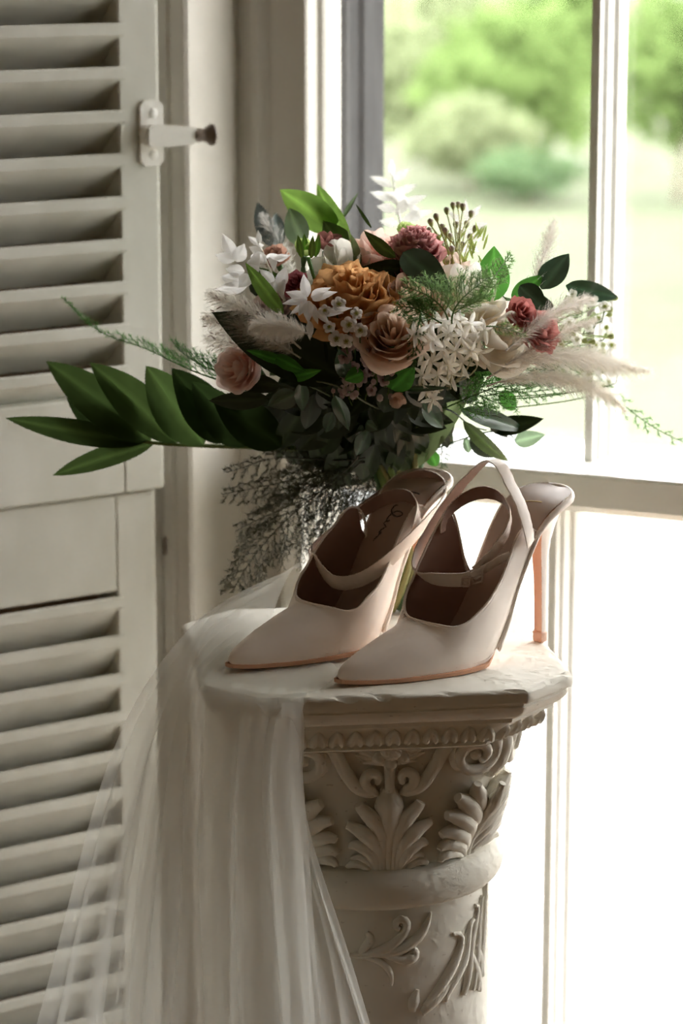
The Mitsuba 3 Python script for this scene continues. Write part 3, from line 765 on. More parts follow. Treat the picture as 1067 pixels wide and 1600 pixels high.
    for z, x0, x1, w in prof:
        t = np.linspace(-1, 1, 7)
        lift = float((sole_z(x0) - 0.1195) * smooth01((z - 0.085) / 0.033))
        br.append(W(np.stack([x0 + 0.001 * (1 - t ** 2) , w * t, np.full(7, z + lift)], 1)))
    add('heel_breast', loft(np.array(br), False), 'mat_heel_breast', shoe, label='tan front face of the heel', smooth=True)
    tip = [W(np.vstack([heel_ring(z, .2172 + e, .2276 - e, .0053 - e), [[.2172 + e, 0.0, z]]])) for z, e in ((0.0, 0.0008), (0.0006, 0.0002), (0.0085, 0.0), (0.0092, 0.0006))]
    add('heel_tip', loft(np.array(tip)), 'mat_heel_breast', shoe, label='tan heel tip', smooth=30)

    def ribbon(px_path, width, centre, n=90, arch=False, swing=0.0):
        """A strap on edge around the ankle; px_path: (u, v, lateral)."""
        c = spline(np.array([loc(*q) for q in px_path]), n)
        t = np.gradient(c, axis=0); t /= np.linalg.norm(t, axis=1, keepdims=True)
        zw = smooth01((c[:, 2:3] - centre[2] + 0.005) / 0.03) * float(arch)
        nn = (c - np.asarray(centre) - np.hstack([swing * smooth01((c[:, 1:2] + 0.036) / 0.018), 0 * c[:, :2]])) * np.hstack([1 - 0.8 * zw, 1 + 0 * zw, 0.1 + 0.9 * zw]); nn -= t * (nn * t).sum(1, keepdims=True)
        nn /= np.linalg.norm(nn, axis=1, keepdims=True)
        for _ in range(6):
            nn[1:-1] = (nn[:-2] + nn[1:-1] + nn[2:]) / 3
        b = np.cross(t, nn); b /= np.linalg.norm(b, axis=1, keepdims=True)
        nn = np.cross(b, t)
        h = width / 2
        wav = (meshkit.noise(c * 260 + seed, seed) - 0.5) * 0.0009
        out = [c + b * s * h + nn * (0.0009 + wav[:, None] - 0.0004 * abs(s) ** 3) for s in np.linspace(-1, 1, 7)]
        inn = [c + b * s * h + nn * (-0.0006 + wav[:, None]) for s in np.linspace(-1, 1, 7)]
        o1 = loft(np.array([W(x) for x in out]), False)
        edge1 = loft(np.array([W(out[0]), W(inn[0])]), False); edge2 = loft(np.array([W(out[-1]), W(inn[-1])]), False)
        k = add('strap', cat([o1, edge1, edge2]), 'mat_satin', shoe, smooth=50)
        add('strap_lining', loft(np.array([W(x) for x in inn]), False), 'mat_lining', k, smooth=True)
        return c, t, b, nn
    return shoe, W, loc, ribbon, on_insole

def smooth01(x):
    x = np.clip(x, 0, 1)
    return x * x * (3 - 2 * x)

O_R, O_L = on_z(530, 1073, ZS), on_z(360, 1053, ZS) + 0.0024 * Z
XTR, XTL = 0.0835, 0.090
shoe, W, loc, ribbon, on_insole = make_shoe(O_R, 40.0,
    dict(xt=XTR, curve=([0, XTR, .092, .1, .1077, .1133, .125, .1363, .1425, .148, .153, .160, .166], [.02, .0405, .050, .058, .0655, .0745, .091, .107, .1175, .1185, .095, .072, .0595])),
    dict(xt=XTR, curve=([0, XTR, .0953, .1061, .117, .1286, .1396, .1496, .1649, .173, .180, .186, .192], [.02, .0405, .0385, .0410, .0470, .0550, .0640, .0735, .0970, .1075, .1085, .1055, .1035])),
    'blush satin slingback shoe at the right, foremost of the pair', 3)
CEN = (.132, -.004, .108)
ribbon([(829, 850, .031), (825, 826, .0325), (812, 785, .027), (797, 755, .019), (782, 727, .006), (763, 720, -.012), (742, 735, -.026), (718, 762, -.038), (692, 800, -.0425), (666, 840, -.0425), (650, 870, -.041), (649, 892, -.036), (667, 902, -.027), (695, 906, -.014), (722, 906, -.002), (738, 902, .004)], 0.0115, CEN, arch=True, swing=0.035)
ribbon([(694, 830, -.0325), (698, 806, -.031), (714, 787, -.026), (738, 773, -.017), (764, 770, -.005), (786, 781, .007), (797, 803, .016), (793, 828, .019), (780, 851, .018), (762, 875, .013), (744, 894, .007)], 0.0112, (.150, -.004, .100))
ribbon([(738, 901, .005), (757, 889, .013), (778, 876, .020), (797, 867, .026)], 0.0075, (.150, -.004, .100), 30)
# buckle: a small frame with a prong, where the straps meet
def buckle(shoe, W, c, ex, ey, s=1.0):
    ex, ey = nrm(ex), nrm(ey)
    k = []
    pts = [(-.0055, -.0062), (.0055, -.0062), (.0062, -.005), (.0062, .005), (.0055, .0062), (-.0055, .0062), (-.0062, .005), (-.0062, -.005), (-.0055, -.0062)]
    k.append(tube(W([np.asarray(c) + s * (a * ex + b * ey) for a, b in pts]), 0.00095, 8))
    k.append(tube(W([np.asarray(c) + s * (-.0062 * ex + 0 * ey), np.asarray(c) + s * (.0066 * ex) + np.cross(ex, ey) * 0.0012]), 0.0006, 6))
    b = add('buckle', k[0], 'mat_buckle', shoe, label='small metal buckle', smooth=True)
    add('prong', k[1], 'mat_buckle', b, smooth=True)
buckle(shoe, W, np.array(loc(744, 900, .0085)), np.array([0.3, 0.75, 0.35]), np.array([0.35, -0.35, 0.85]), 1.0)
buckle(shoe, W, np.array(loc(728, 909, .003)), np.array([0.2, 0.9, 0.1]), np.array([0.35, -0.15, 0.9]), 0.62)
def stroke(shoe, W, on, pts, rad, mat, name, n=40, **k):
    c = spline(np.array(pts), n)
    add(name, tube(W([on(x, l, 0.0026) for x, l in c]), rad, 6), mat, shoe, **k)
# gold rule on the seat and the stamp in the shoe
def on_seat(u, v, dl=0.0):
    """Local (x, lateral) where the pixel's ray meets the insole."""
    best = min(np.linspace(-.028, .028, 113), key=lambda l: abs(loc(u, v, l)[2] - float(sole_z(min(max(loc(u, v, l)[0], 0), .24))) - 0.003))
    return loc(u, v, best)[0], best
stroke(shoe, W, on_insole, [on_seat(*q) for q in ((813, 796), (814, 786), (822, 783), (846, 784))], 0.00045, 'mat_gold_print', 'gold_print', label='thin gold rule printed on the seat')
stroke(shoe, W, on_insole, [on_seat(*q) for q in ((816, 822), (824, 820))], 0.0008, 'mat_gold_print', 'gold_print')
tm = meshkit.text_mesh('LIGA', 0.0062, 0.0003)
a0 = np.array(on_seat(655, 951)); a1 = np.array(on_seat(662, 928))
base = np.array([a0[0], a0[1]]); ax = a1 - a0; ax = ax / np.linalg.norm(ax); ay = np.array([-ax[1], ax[0]])
tv = np.array(tm.vertices); 
if ay[0] < 0: ay = -ay
xy = base + tv[:, :1] * ax + tv[:, 1:2] * (ay)
tm.vertices = W([on_insole(min(x, .23), l, 0.0024 + zz) for (x, l), zz in zip(xy, tv[:, 2])])
add('stamp', tm, 'mat_stamp', shoe, label='dark lettering stamped in the shoe')

shoe, W, loc, ribbon, on_insole = make_shoe(O_L, 44.4,
    dict(xt=XTL, curve=([0, XTL, .0975, .107, .117, .124, .1395, .1516, .162, .167, .172, .177], [.02, .0405, .045, .053, .061, .069, .086, .098, .1075, .108, .090, .0785])),
    dict(xt=XTL, curve=([0, XTL, .1025, .1094, .1232, .1359, .1487, .1622, .1773, .186, .192, .197], [.02, .0405, .0370, .0376, .0462, .0530, .0640, .0815, .1010, .1115, .1115, .1085])),
    'blush satin slingback shoe at the left, standing on the tulle, behind the other shoe', 5)
CEN = (.165, -.004, .10)
ribbon([(487, 866, -.039), (500, 886, -.028), (513, 903, -.017), (530, 911, -.005), (556, 908, .006), (586, 893, .020), (616, 868, .030), (648, 836, .036), (676, 805, .037), (694, 780, .033), (694, 762, .024), (680, 749, .010), (658, 745, -.004), (632, 754, -.017), (604, 771, -.028), (574, 792, -.034), (546, 813, -.038), (518, 835, -.040), (498, 850, -.0405), (487, 860, -.0405)], 0.0120, CEN, 110)
ribbon([(649, 826, .032), (653, 808, .0315), (653, 793, .026), (642, 778, .014), (622, 774, -.001), (598, 781, -.016), (572, 795, -.028), (548, 812, -.034)], 0.0112, (.175, -.003, .10), 60)
buckle(shoe, W, np.array(loc(489, 862, -.050)), np.array([0.75, -0.2, 0.35]), np.array([-0.35, 0.1, 0.85]), 0.9)
sc = [(618, 805), (612, 796), (616, 790), (622, 789)], [(612, 796), (614, 804), (624, 806), (629, 803), (625, 798), (616, 800), (606, 808), (604, 814), (609, 812)], [(604, 814), (600, 819), (603, 822), (597, 826), (592, 832), (596, 831), (589, 838), (583, 846)]
for q in sc:
    stroke(shoe, W, on_insole, [on_seat(*p) for p in q], 0.00055, 'mat_dark_print', 'script_print', label='dark cursive writing on the insole')
stroke(shoe, W, on_insole, [on_seat(*q) for q in ((624, 768), (640, 768), (656, 772))], 0.0007, 'mat_dark_print', 'rule_print', label='dark rule printed on the seat')

# ------------------------------------------------------------------ the tulle veil
scene['mat_tulle'] = {'type': 'mask', 'opacity': 0.35, 'b': {'type': 'principledthin', 'base_color': {'type': 'rgb', 'value': [0.92, 0.93, 0.90]}, 'roughness': 0.6, 'diff_trans': 1.1}}
from scipy.interpolate import RectBivariateSpline
def veil_sheet(rows, na, nv, folds, seed, push=0.0, a_range=(0, 1)):
    """rows: stations along the cloth, each a list of control points from left to right."""
    C = np.array(rows)                                     # (k, m, 3)
    kv, ka = np.linspace(0, 1, C.shape[0]), np.linspace(0, 1, C.shape[1])
    sp = [RectBivariateSpline(kv, ka, C[:, :, i], kx=3, ky=min(3, C.shape[1] - 1)) for i in range(3)]
    a, v = np.linspace(*a_range, na), np.linspace(0, 1, nv)
    rng = np.random.default_rng(seed)
    V, A = np.meshgrid(v, a, indexing='ij')
    grow = smooth01((V - 0.30) / 0.35) * (0.55 + 0.45 * V)
    da, dn = 0 * A, 0 * A
    for f, lat, dep in folds:
        ph = rng.uniform(0, 6.28)
        warp = 0.10 * np.sin(2 * np.pi * (1.3 * V + rng.uniform())) / f + 0.22 * np.sin(2 * np.pi * (A * 1.4 + rng.uniform())) * 0.3
        g = 2 * np.pi * f * (A + warp) + ph
        da += lat * np.sin(g) * grow
        dn += dep * np.cos(g) * (grow + 0.10 * smooth01(V / 0.2))
    edge = np.minimum(1, np.minimum(A - a_range[0], a_range[1] - A) / 0.06)
    AA = np.clip(A + da * np.clip(edge, 0.15, 1), 0, 1)
    P = np.stack([s.ev(V, AA) for s in sp], -1)
    hang = smooth01((V - 0.28) / 0.2)[..., None]
    nrm_ = nrm([-0.25, -1.0, 0]) * hang + Z * (1 - hang) * 0.6
    P = P + (dn * np.clip(edge, 0.3, 1))[..., None] * nrm_ + push * nrm_ * np.clip(hang + 0.06, 0, 1)
    # the cloth lies on the slab and under the shoe instead of passing through them
    q = np.stack([(P - PC) @ PX, (P - PC) @ PY], -1)
    aq = np.abs(q)
    dist = np.stack([aq[..., 0] - 0.1502, aq[..., 1] - 0.1502, (aq.sum(-1) - 0.2545) * 0.7071], -1)
    which, d = dist.argmax(-1), dist.max(-1)
    sg = np.sign(q)
    outs = np.where(which[..., None] == 0, np.stack([sg[..., 0], 0 * d], -1), np.where(which[..., None] == 1, np.stack([0 * d, sg[..., 1]], -1), sg * 0.7071))
    gap, top = 0.0042, ZS + 0.0017
    hit = (d < gap) & (P[..., 2] < top) & (P[..., 2] > ZS - 0.06)
    lift = hit & (top - P[..., 2] < gap - d)
    P[..., 2] = np.where(lift, top, P[..., 2])
    mv = np.where(hit & ~lift, gap - d, 0)[..., None] * outs
    P = P + mv[..., :1] * PX + mv[..., 1:] * PY
    ld = np.array([math.cos(math.radians(44.4)), math.sin(math.radians(44.4)), 0]); lr = np.array([ld[1], -ld[0], 0])
    x, l = (P - O_L) @ ld, (P - O_L) @ lr
    far = np.maximum(np.maximum(np.abs(l) - half_w(np.clip(x, 0, .24)), -x), x - 0.25)
    low = top + np.maximum(0, far - 0.004) * 1.6
    P[..., 2] = np.where((P[..., 2] > low) & (far < 0.05), low, P[..., 2])
    return loft(P, False)
def vs(*q):
    return [on_z(u, v, ZS + h) for u, v, h in q]
def vy(*q):
    return [at(*p) for p in q]
veil = thing('bridal_veil', 'sheer white tulle veil draped over the left edge of the pedestal', 'veil')
rows = [vy((468, 886, 2.375), (444, 912, 2.355)) + vs((424, 985, .003), (462, 1003, .0009), (532, 1052, .0009)),
        vy((402, 912, 2.345), (386, 945, 2.325)) + vs((380, 1000, .006), (425, 1040, .0010), (512, 1069, .0010)),
        vy((328, 954, 2.290), (326, 985, 2.270)) + vs((336, 1040, .004), (395, 1075, .0018), (494, 1081, .0015)),
        vy((268, 1014, 2.265), (286, 1048, 2.205), (309, 1082, 2.150), (392, 1095, 2.121), (475, 1093, 2.121)),
        vy((205, 1110, 2.25), (245, 1150, 2.185), (298, 1165, 2.128), (385, 1172, 2.100), (471, 1182, 2.106)),
        vy((148, 1260, 2.23), (215, 1300, 2.160), (288, 1310, 2.110), (385, 1310, 2.085), (480, 1310, 2.094)),
        vy((98, 1450, 2.21), (188, 1465, 2.142), (282, 1470, 2.098), (388, 1470, 2.074), (492, 1470, 2.084)),
        vy((52, 1620, 2.19), (165, 1630, 2.125), (275, 1630, 2.085), (390, 1630, 2.062), (503, 1630, 2.074)),
        vy((10, 1780, 2.17), (140, 1790, 2.110), (270, 1790, 2.075), (392, 1790, 2.052), (514, 1790, 2.066))]
add('tulle_layer', veil_sheet(rows, 520, 130, [(5, 0.042, 0.011), (9, 0.018, 0.005)], 4), 'mat_tulle', veil, smooth=True)
add('tulle_layer', veil_sheet(rows, 460, 120, [(4, 0.05, 0.010), (7, 0.026, 0.006)], 9, push=-0.008, a_range=(0.14, 0.97)), 'mat_tulle', veil, smooth=True)
add('tulle_layer', veil_sheet(rows, 460, 120, [(4, 0.045, 0.009), (6, 0.03, 0.005)], 15, push=-0.013, a_range=(0.30, 0.93)), 'mat_tulle', veil, smooth=True)
rows2 = [vy((440, 1098, 2.110), (452, 1098, 2.110), (470, 1098, 2.111)), vy((436, 1180, 2.112), (455, 1180, 2.112), (474, 1180, 2.112)), vy((432, 1290, 2.122), (455, 1290, 2.122), (482, 1290, 2.118)),
         vy((430, 1450, 2.118), (480, 1450, 2.118), (533, 1450, 2.112)), vy((430, 1610, 2.112), (505, 1610, 2.112), (583, 1610, 2.104)), vy((430, 1760, 2.106), (525, 1760, 2.104), (628, 1760, 2.098))]
def flat_grow(rows_, na, nv, folds, seed):
    return veil_sheet(rows_, na, nv, folds, seed)
add('tulle_layer', veil_sheet(rows2, 200, 100, [(2, 0.10, 0.004), (5, 0.02, 0.002)], 21), 'mat_tulle', veil, smooth=True)

# ------------------------------------------------------------------ the bouquet
VC = {'type': 'mesh_attribute', 'name': 'vertex_color'}
material('mat_leaf', VC, 0.45, specular=0.3)
material('mat_leaf_gloss', VC, 0.22, specular=0.7, clearcoat=0.3, clearcoat_gloss=0.8)
thin('mat_leaf_thin', VC, 1.0, 0.45)
thin('mat_petal', VC, 1.05, 0.6)
thin('mat_bleached', VC, 1.0, 0.6)
thin('mat_plume', VC, 1.0, 0.8)
material('mat_twig', VC, 0.55)
material('mat_fern', VC, 0.9, specular=0.0)
rng = np.random.default_rng(77)

def dome(u, v, dy=0.0):
    """How far forward the rounded front of the bouquet stands at this place of it."""
    r = math.hypot((u - 600) / 330, (v - 500) / (190 if v < 500 else 250))
    return min(2.285 + 0.10 * min(r, 1.35) ** 2 + 0.045 * max(0, (v - 560) / 150), 2.425) + dy

def bp(u, v, dy=0.0):
    return at(u, v, dome(u, v, dy))

def tint(n, c, jit=0.0):
    return np.tile(np.asarray(c, float) * (1 + jit * rng.uniform(-1, 1)), (n, 1))

ACROSS = np.array([-1, -.7, -.36, -.05, .05, .36, .7, 1])
def leaf_mesh(base, tip, width, color, rib=None, roll=0.0, bend=0.12, fold=0.18, shape=(0.62, 1.0), wave=0.05, n=15, face=None, back=None):
    """A leaf from base to tip. width in metres; roll turns it about its length (degrees); bend bows it; fold lifts the halves."""
    base, tip = np.asarray(base, float), np.asarray(tip, float)
    L = np.linalg.norm(tip - base); t = (tip - base) / L
    look = nrm(EYE - (base + tip) / 2) if face is None else nrm(face)
    side = nrm(np.cross(t, look)); nn = np.cross(side, t)
    a = math.radians(roll)
    side, nn = side * math.cos(a) + nn * math.sin(a), nn * math.cos(a) - side * math.sin(a)
    s = np.linspace(0, 1, n)
    w = s ** shape[0] * (1 - s) ** shape[1]
    w = w / w.max() * width / 2 / max(0.45, abs(math.cos(a)))
    w[0] = max(w[0], 0.0006)
    ph = rng.uniform(0, 6.28)
    P = base + s[:, None, None] * L * t + (w[:, None] * ACROSS)[..., None] * side
    lift = bend * L * 4 * s * (1 - s) * 0.5
    edge = np.abs(ACROSS) ** 1.4
    off = lift[:, None] + fold * (w[:, None] * edge) + wave * w[:, None] * np.sin(s[:, None] * 9 + ph + ACROSS * 1.2) * edge
    P = P + off[..., None] * nn
    c = np.array(color, float)
    col = np.empty((n, len(ACROSS), 3)); col[:] = c
    g = (meshkit.noise(P * 130.0, 5) - 0.5) * 0.35 + 1
    col *= g[..., None]
    rb = np.array(rib if rib is not None else np.minimum(c * 2.1, 0.9))
    col[:, 3:5] = 0.4 * col[:, 3:5] + 0.6 * rb
    m = loft(P, False)
    return m, col.reshape(-1, 3)

def px_w(w, y):
    return w * y / FPX

BQ = thing('bouquet', 'loose bridal bouquet of roses, ferns and white sprays, standing behind the shoes', 'bouquet')
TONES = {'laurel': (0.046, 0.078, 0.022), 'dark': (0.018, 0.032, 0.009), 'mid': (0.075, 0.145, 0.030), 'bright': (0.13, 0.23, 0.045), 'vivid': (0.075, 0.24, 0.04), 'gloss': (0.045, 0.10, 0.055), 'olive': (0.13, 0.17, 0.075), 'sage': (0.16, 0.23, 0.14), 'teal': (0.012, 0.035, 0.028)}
def leaf(parent, tip, base, w, tone, mat=None, d=(0, 0), roll=None, bend=None, fold=0.2, name='leaf', **k):
    """tip, base: where they are seen; w: width in pixels; d: depth offsets of tip and base behind the bouquet's rounded front."""
    a, b = bp(*base, d[1]), bp(*tip, d[0])
    roll = rng.uniform(-22, 22) if roll is None else roll
    bend = rng.uniform(-0.12, 0.16) if bend is None else bend
    m, c = leaf_mesh(a, b, px_w(w, 2.3), np.array(TONES[tone]) * rng.uniform(0.85, 1.18), None, roll, bend, fold, **k)
    mat = mat or {'bright': 'mat_leaf_thin', 'vivid': 'mat_leaf_thin', 'olive': 'mat_leaf_thin', 'sage': 'mat_leaf_thin', 'gloss': 'mat_leaf_gloss'}.get(tone, 'mat_leaf')
    return add(name, m, mat, parent, smooth=True, color=c)

def twig(parent, pts, r, color, name='stem', n=24, d=0.0, label=None):
    p = spline([bp(*q[:2], (q[2] if len(q) > 2 else 0) + d) for q in pts], n)
    m = tube(p, np.linspace(r, r * 0.6, n), 7)
    return add(name, m, 'mat_twig', parent, smooth=True, color=tint(len(m.vertices), color), label=label)

# --- stems standing on the pedestal
foot = on_z(622, 950, ZS)
for k in range(15):
    a = k * 2.4
    rr = 0.0055 * math.sqrt(k + 0.4)
    p0 = foot + np.array([rr * math.cos(a) * 0.9, rr * math.sin(a) * 0.7 - 0.012, 0.003])
    nk = at(628, 800, 2.395) + np.array([rr * math.cos(a + 1.2) * 0.7, rr * math.sin(a + 1.2) * 0.7, 0])
    up_ = at(600 + 90 * math.cos(a), 640 + 30 * math.sin(a * 1.7), 2.43 + 0.02 * math.sin(a))
    p = spline([p0, nk, up_], 20)
    m = tube(p, 0.0024 + 0.0013 * rng.uniform(), 8)
    add('stem', m, 'mat_twig', BQ, smooth=True, color=tint(len(m.vertices), [(0.11, 0.17, 0.04), (0.20, 0.19, 0.07), (0.05, 0.11, 0.04)][k % 3], 0.2))

# --- the laurel branch reaching left
br = thing('bouquet__laurel_branch', 'long branch of green pointed leaves reaching left', None)
twig(br, [(520, 705, .02), (430, 700, .0), (330, 697, -.02), (262, 694, -.03), (222, 690, -.03)], 0.0026, (0.14, 0.19, 0.05))
for tip, base, w, tone, roll in (((8, 653), (224, 692), 38, 'mid', 8), ((82, 743), (240, 693), 34, 'mid', -20), ((104, 622), (228, 690), 62, 'dark', 15), ((72, 564), (236, 690), 66, 'mid', -6), ((140, 566), (276, 692), 62, 'mid', -14),
                                 ((228, 571), (318, 696), 74, 'mid', 5), ((268, 575), (352, 692), 66, 'dark', -18), ((300, 596), (392, 696), 66, 'dark', 10), ((332, 622), (440, 698), 66, 'dark', -10)):
    back = 0.014 if tip[0] in (104, 268, 300, 332) else 0.0
    leaf(br, tip, base, w * 1.08, 'laurel' if tone == 'mid' else tone, mat='mat_leaf_thin', d=(-.03 + back, -.03 + back * 0.4), roll=roll, bend=0.06, shape=(0.72, 0.92))
# --- broad leaves around the flowers
gr = thing('bouquet__greenery', 'broad green leaves between the flowers', None)
for tip, base, w, tone, roll, dd in (((331, 488), (535, 592), 92, 'dark', -12, (-.045, -.03)), ((383, 410), (443, 490), 26, 'bright', 20, (-.05, -.04)), ((437, 296), (530, 362), 54, 'bright', 0, (.03, .03)), ((495, 287), (550, 392), 36, 'bright', 25, (.03, .02)),
                                     ((452, 325), (475, 385), 40, 'sage', 10, (.02, .02)), ((568, 360), (618, 402), 20, 'mid', 30, (-.03, -.01)), ((706, 460), (630, 394), 50, 'gloss', 12, (-.05, -.02)), ((560, 420), (636, 418), 30, 'dark', 20, (-.01, .0)),
                                     ((772, 384), (766, 472), 54, 'vivid', -10, (-.02, .0)), ((889, 396), (846, 452), 42, 'gloss', 15, (-.02, .0)), ((966, 465), (884, 446), 34, 'gloss', -10, (-.02, .0)), ((854, 485), (812, 446), 34, 'gloss', 20, (-.04, -.02)), ((848, 430), (800, 470), 30, 'vivid', 10, (.0, .0)),
                                     ((546, 600), (514, 520), 46, 'dark', 25, (-.02, .0)), ((738, 608), (612, 716), 92, 'olive', 18, (.010, .03)), ((634, 758), (600, 690), 66, 'sage', 10, (.03, .02)), ((402, 316), (424, 385), 30, 'teal', 10, (.12, .08)), ((431, 332), (436, 388), 26, 'teal', 0, (.12, .08)),
                                     ((505, 345), (560, 425), 52, 'olive', 5, (.03, .02)), ((800, 560), (735, 572), 30, 'dark', 30, (-.02, .0)), ((806, 640), (780, 612), 28, 'vivid', 10, (.05, .03)), ((560, 300), (532, 345), 8, 'mid', 0, (.02, .03)), ((555, 318), (580, 356), 6, 'mid', 0, (.02, .03))):
    leaf(gr, tip, base, w, tone, d=dd, roll=roll, bend=0.05)
# --- glossy ruscus sprigs in front and at the lower right
ru = thing('bouquet__ruscus_sprig', 'glossy small leaved sprig across the front', None)
twig(ru, [(530, 640, -.01), (500, 610, -.03), (470, 596, -.04), (440, 575, -.04), (402, 552, -.04)], 0.0011, (0.10, 0.15, 0.06))
twig(ru, [(600, 640, -.01), (560, 622, -.03), (530, 605, -.04), (494, 596, -.05)], 0.0011, (0.12, 0.14, 0.07))
for tip, base, w, tone in (((529, 545), (541, 590), 26, 'gloss'), ((538, 594), (567, 582), 26, 'vivid'), ((648, 572), (611, 608), 36, 'vivid'), ((600, 596), (617, 580), 20, 'gloss'), ((704, 606), (627, 608), 10, 'gloss'), ((545, 673), (524, 618), 24, 'gloss'), ((509, 676), (520, 644), 22, 'gloss'),
                           ((692, 669), (660, 630), 28, 'gloss'), ((384, 547), (446, 568), 16, 'vivid'), ((480, 582), (430, 557), 22, 'vivid'), ((503, 578), (454, 588), 20, 'vivid'), ((418, 634), (464, 615), 34, 'gloss'), ((473, 643), (470, 598), 24, 'gloss'), ((340, 593), (438, 603), 30, 'dark'),
                           ((326, 626), (420, 622), 30, 'dark'), ((557, 712), (575, 672), 26, 'gloss'), ((590, 672), (572, 660), 18, 'gloss')):
    leaf(ru, tip, base, w, tone, d=(-.055, -.04), fold=0.3)
rs = thing('bouquet__ruscus_sprig', 'glossy small leaved sprig hanging out at the lower right', None)
twig(rs, [(660, 708, .02), (700, 694, .0), (735, 682, -.01), (770, 674, -.01), (806, 690, -.01)], 0.0009, (0.03, 0.10, 0.05))
twig(rs, [(650, 640, .0), (700, 640, -.01), (722, 655, -.01), (760, 672, -.01)], 0.0009, (0.02, 0.05, 0.03))
for tip, base, w, tone in (((823, 673), (720, 640), 30, 'gloss'), ((850, 654), (766, 672), 32, 'dark'), ((793, 684), (766, 650), 26, 'dark'), ((852, 679), (804, 690), 28, 'sage'), ((795, 721), (724, 658), 24, 'mid'), ((776, 714), (734, 684), 30, 'dark'), ((733, 708), (726, 684), 16, 'sage'), ((682, 729), (670, 703), 24, 'vivid'), ((700, 700), (692, 680), 16, 'dark')):
    leaf(rs, tip, base, w, tone, d=(-.02, -.01), fold=0.3)
# --- dark leaves filling the underside
df = thing('bouquet__greenery', 'dark leaves under the flowers', None)
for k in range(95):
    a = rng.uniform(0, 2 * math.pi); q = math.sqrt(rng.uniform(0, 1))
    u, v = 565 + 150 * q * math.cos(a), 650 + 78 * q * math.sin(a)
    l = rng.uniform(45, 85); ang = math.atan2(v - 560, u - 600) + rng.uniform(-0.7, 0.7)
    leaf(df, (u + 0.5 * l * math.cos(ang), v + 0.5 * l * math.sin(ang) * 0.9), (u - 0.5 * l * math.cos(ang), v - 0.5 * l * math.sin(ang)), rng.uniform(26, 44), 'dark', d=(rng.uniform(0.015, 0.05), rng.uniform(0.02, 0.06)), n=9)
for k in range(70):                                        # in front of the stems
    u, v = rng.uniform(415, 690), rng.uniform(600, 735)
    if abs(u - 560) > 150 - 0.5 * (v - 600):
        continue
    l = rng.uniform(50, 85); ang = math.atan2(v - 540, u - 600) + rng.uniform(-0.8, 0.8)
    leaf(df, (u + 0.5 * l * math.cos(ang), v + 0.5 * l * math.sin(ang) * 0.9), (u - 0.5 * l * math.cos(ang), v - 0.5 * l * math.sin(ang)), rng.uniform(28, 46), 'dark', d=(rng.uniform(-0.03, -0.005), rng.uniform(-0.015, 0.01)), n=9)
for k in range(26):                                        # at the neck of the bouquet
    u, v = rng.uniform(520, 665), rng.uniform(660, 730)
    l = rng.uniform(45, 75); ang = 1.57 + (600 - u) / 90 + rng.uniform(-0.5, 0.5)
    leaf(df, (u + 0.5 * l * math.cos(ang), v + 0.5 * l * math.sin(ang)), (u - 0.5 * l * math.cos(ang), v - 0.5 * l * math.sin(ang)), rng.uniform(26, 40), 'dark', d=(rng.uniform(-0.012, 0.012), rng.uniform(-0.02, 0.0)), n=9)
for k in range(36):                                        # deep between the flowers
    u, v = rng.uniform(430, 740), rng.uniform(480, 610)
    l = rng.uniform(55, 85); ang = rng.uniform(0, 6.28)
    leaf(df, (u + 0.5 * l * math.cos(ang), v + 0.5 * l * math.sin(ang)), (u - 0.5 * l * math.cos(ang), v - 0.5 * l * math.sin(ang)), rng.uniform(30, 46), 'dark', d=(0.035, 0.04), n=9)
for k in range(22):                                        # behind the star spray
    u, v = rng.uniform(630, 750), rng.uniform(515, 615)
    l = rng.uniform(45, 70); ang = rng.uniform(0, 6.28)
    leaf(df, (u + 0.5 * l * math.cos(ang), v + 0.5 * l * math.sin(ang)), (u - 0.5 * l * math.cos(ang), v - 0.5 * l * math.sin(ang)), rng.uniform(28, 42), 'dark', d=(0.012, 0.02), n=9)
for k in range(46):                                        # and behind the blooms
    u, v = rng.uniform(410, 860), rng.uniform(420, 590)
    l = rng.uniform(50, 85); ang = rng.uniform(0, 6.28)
    leaf(df, (u + 0.5 * l * math.cos(ang), v + 0.5 * l * math.sin(ang) * 0.7), (u - 0.5 * l * math.cos(ang), v - 0.5 * l * math.sin(ang) * 0.7), rng.uniform(24, 42), ['dark', 'mid'][k % 2], d=(0.055, 0.06), n=9)

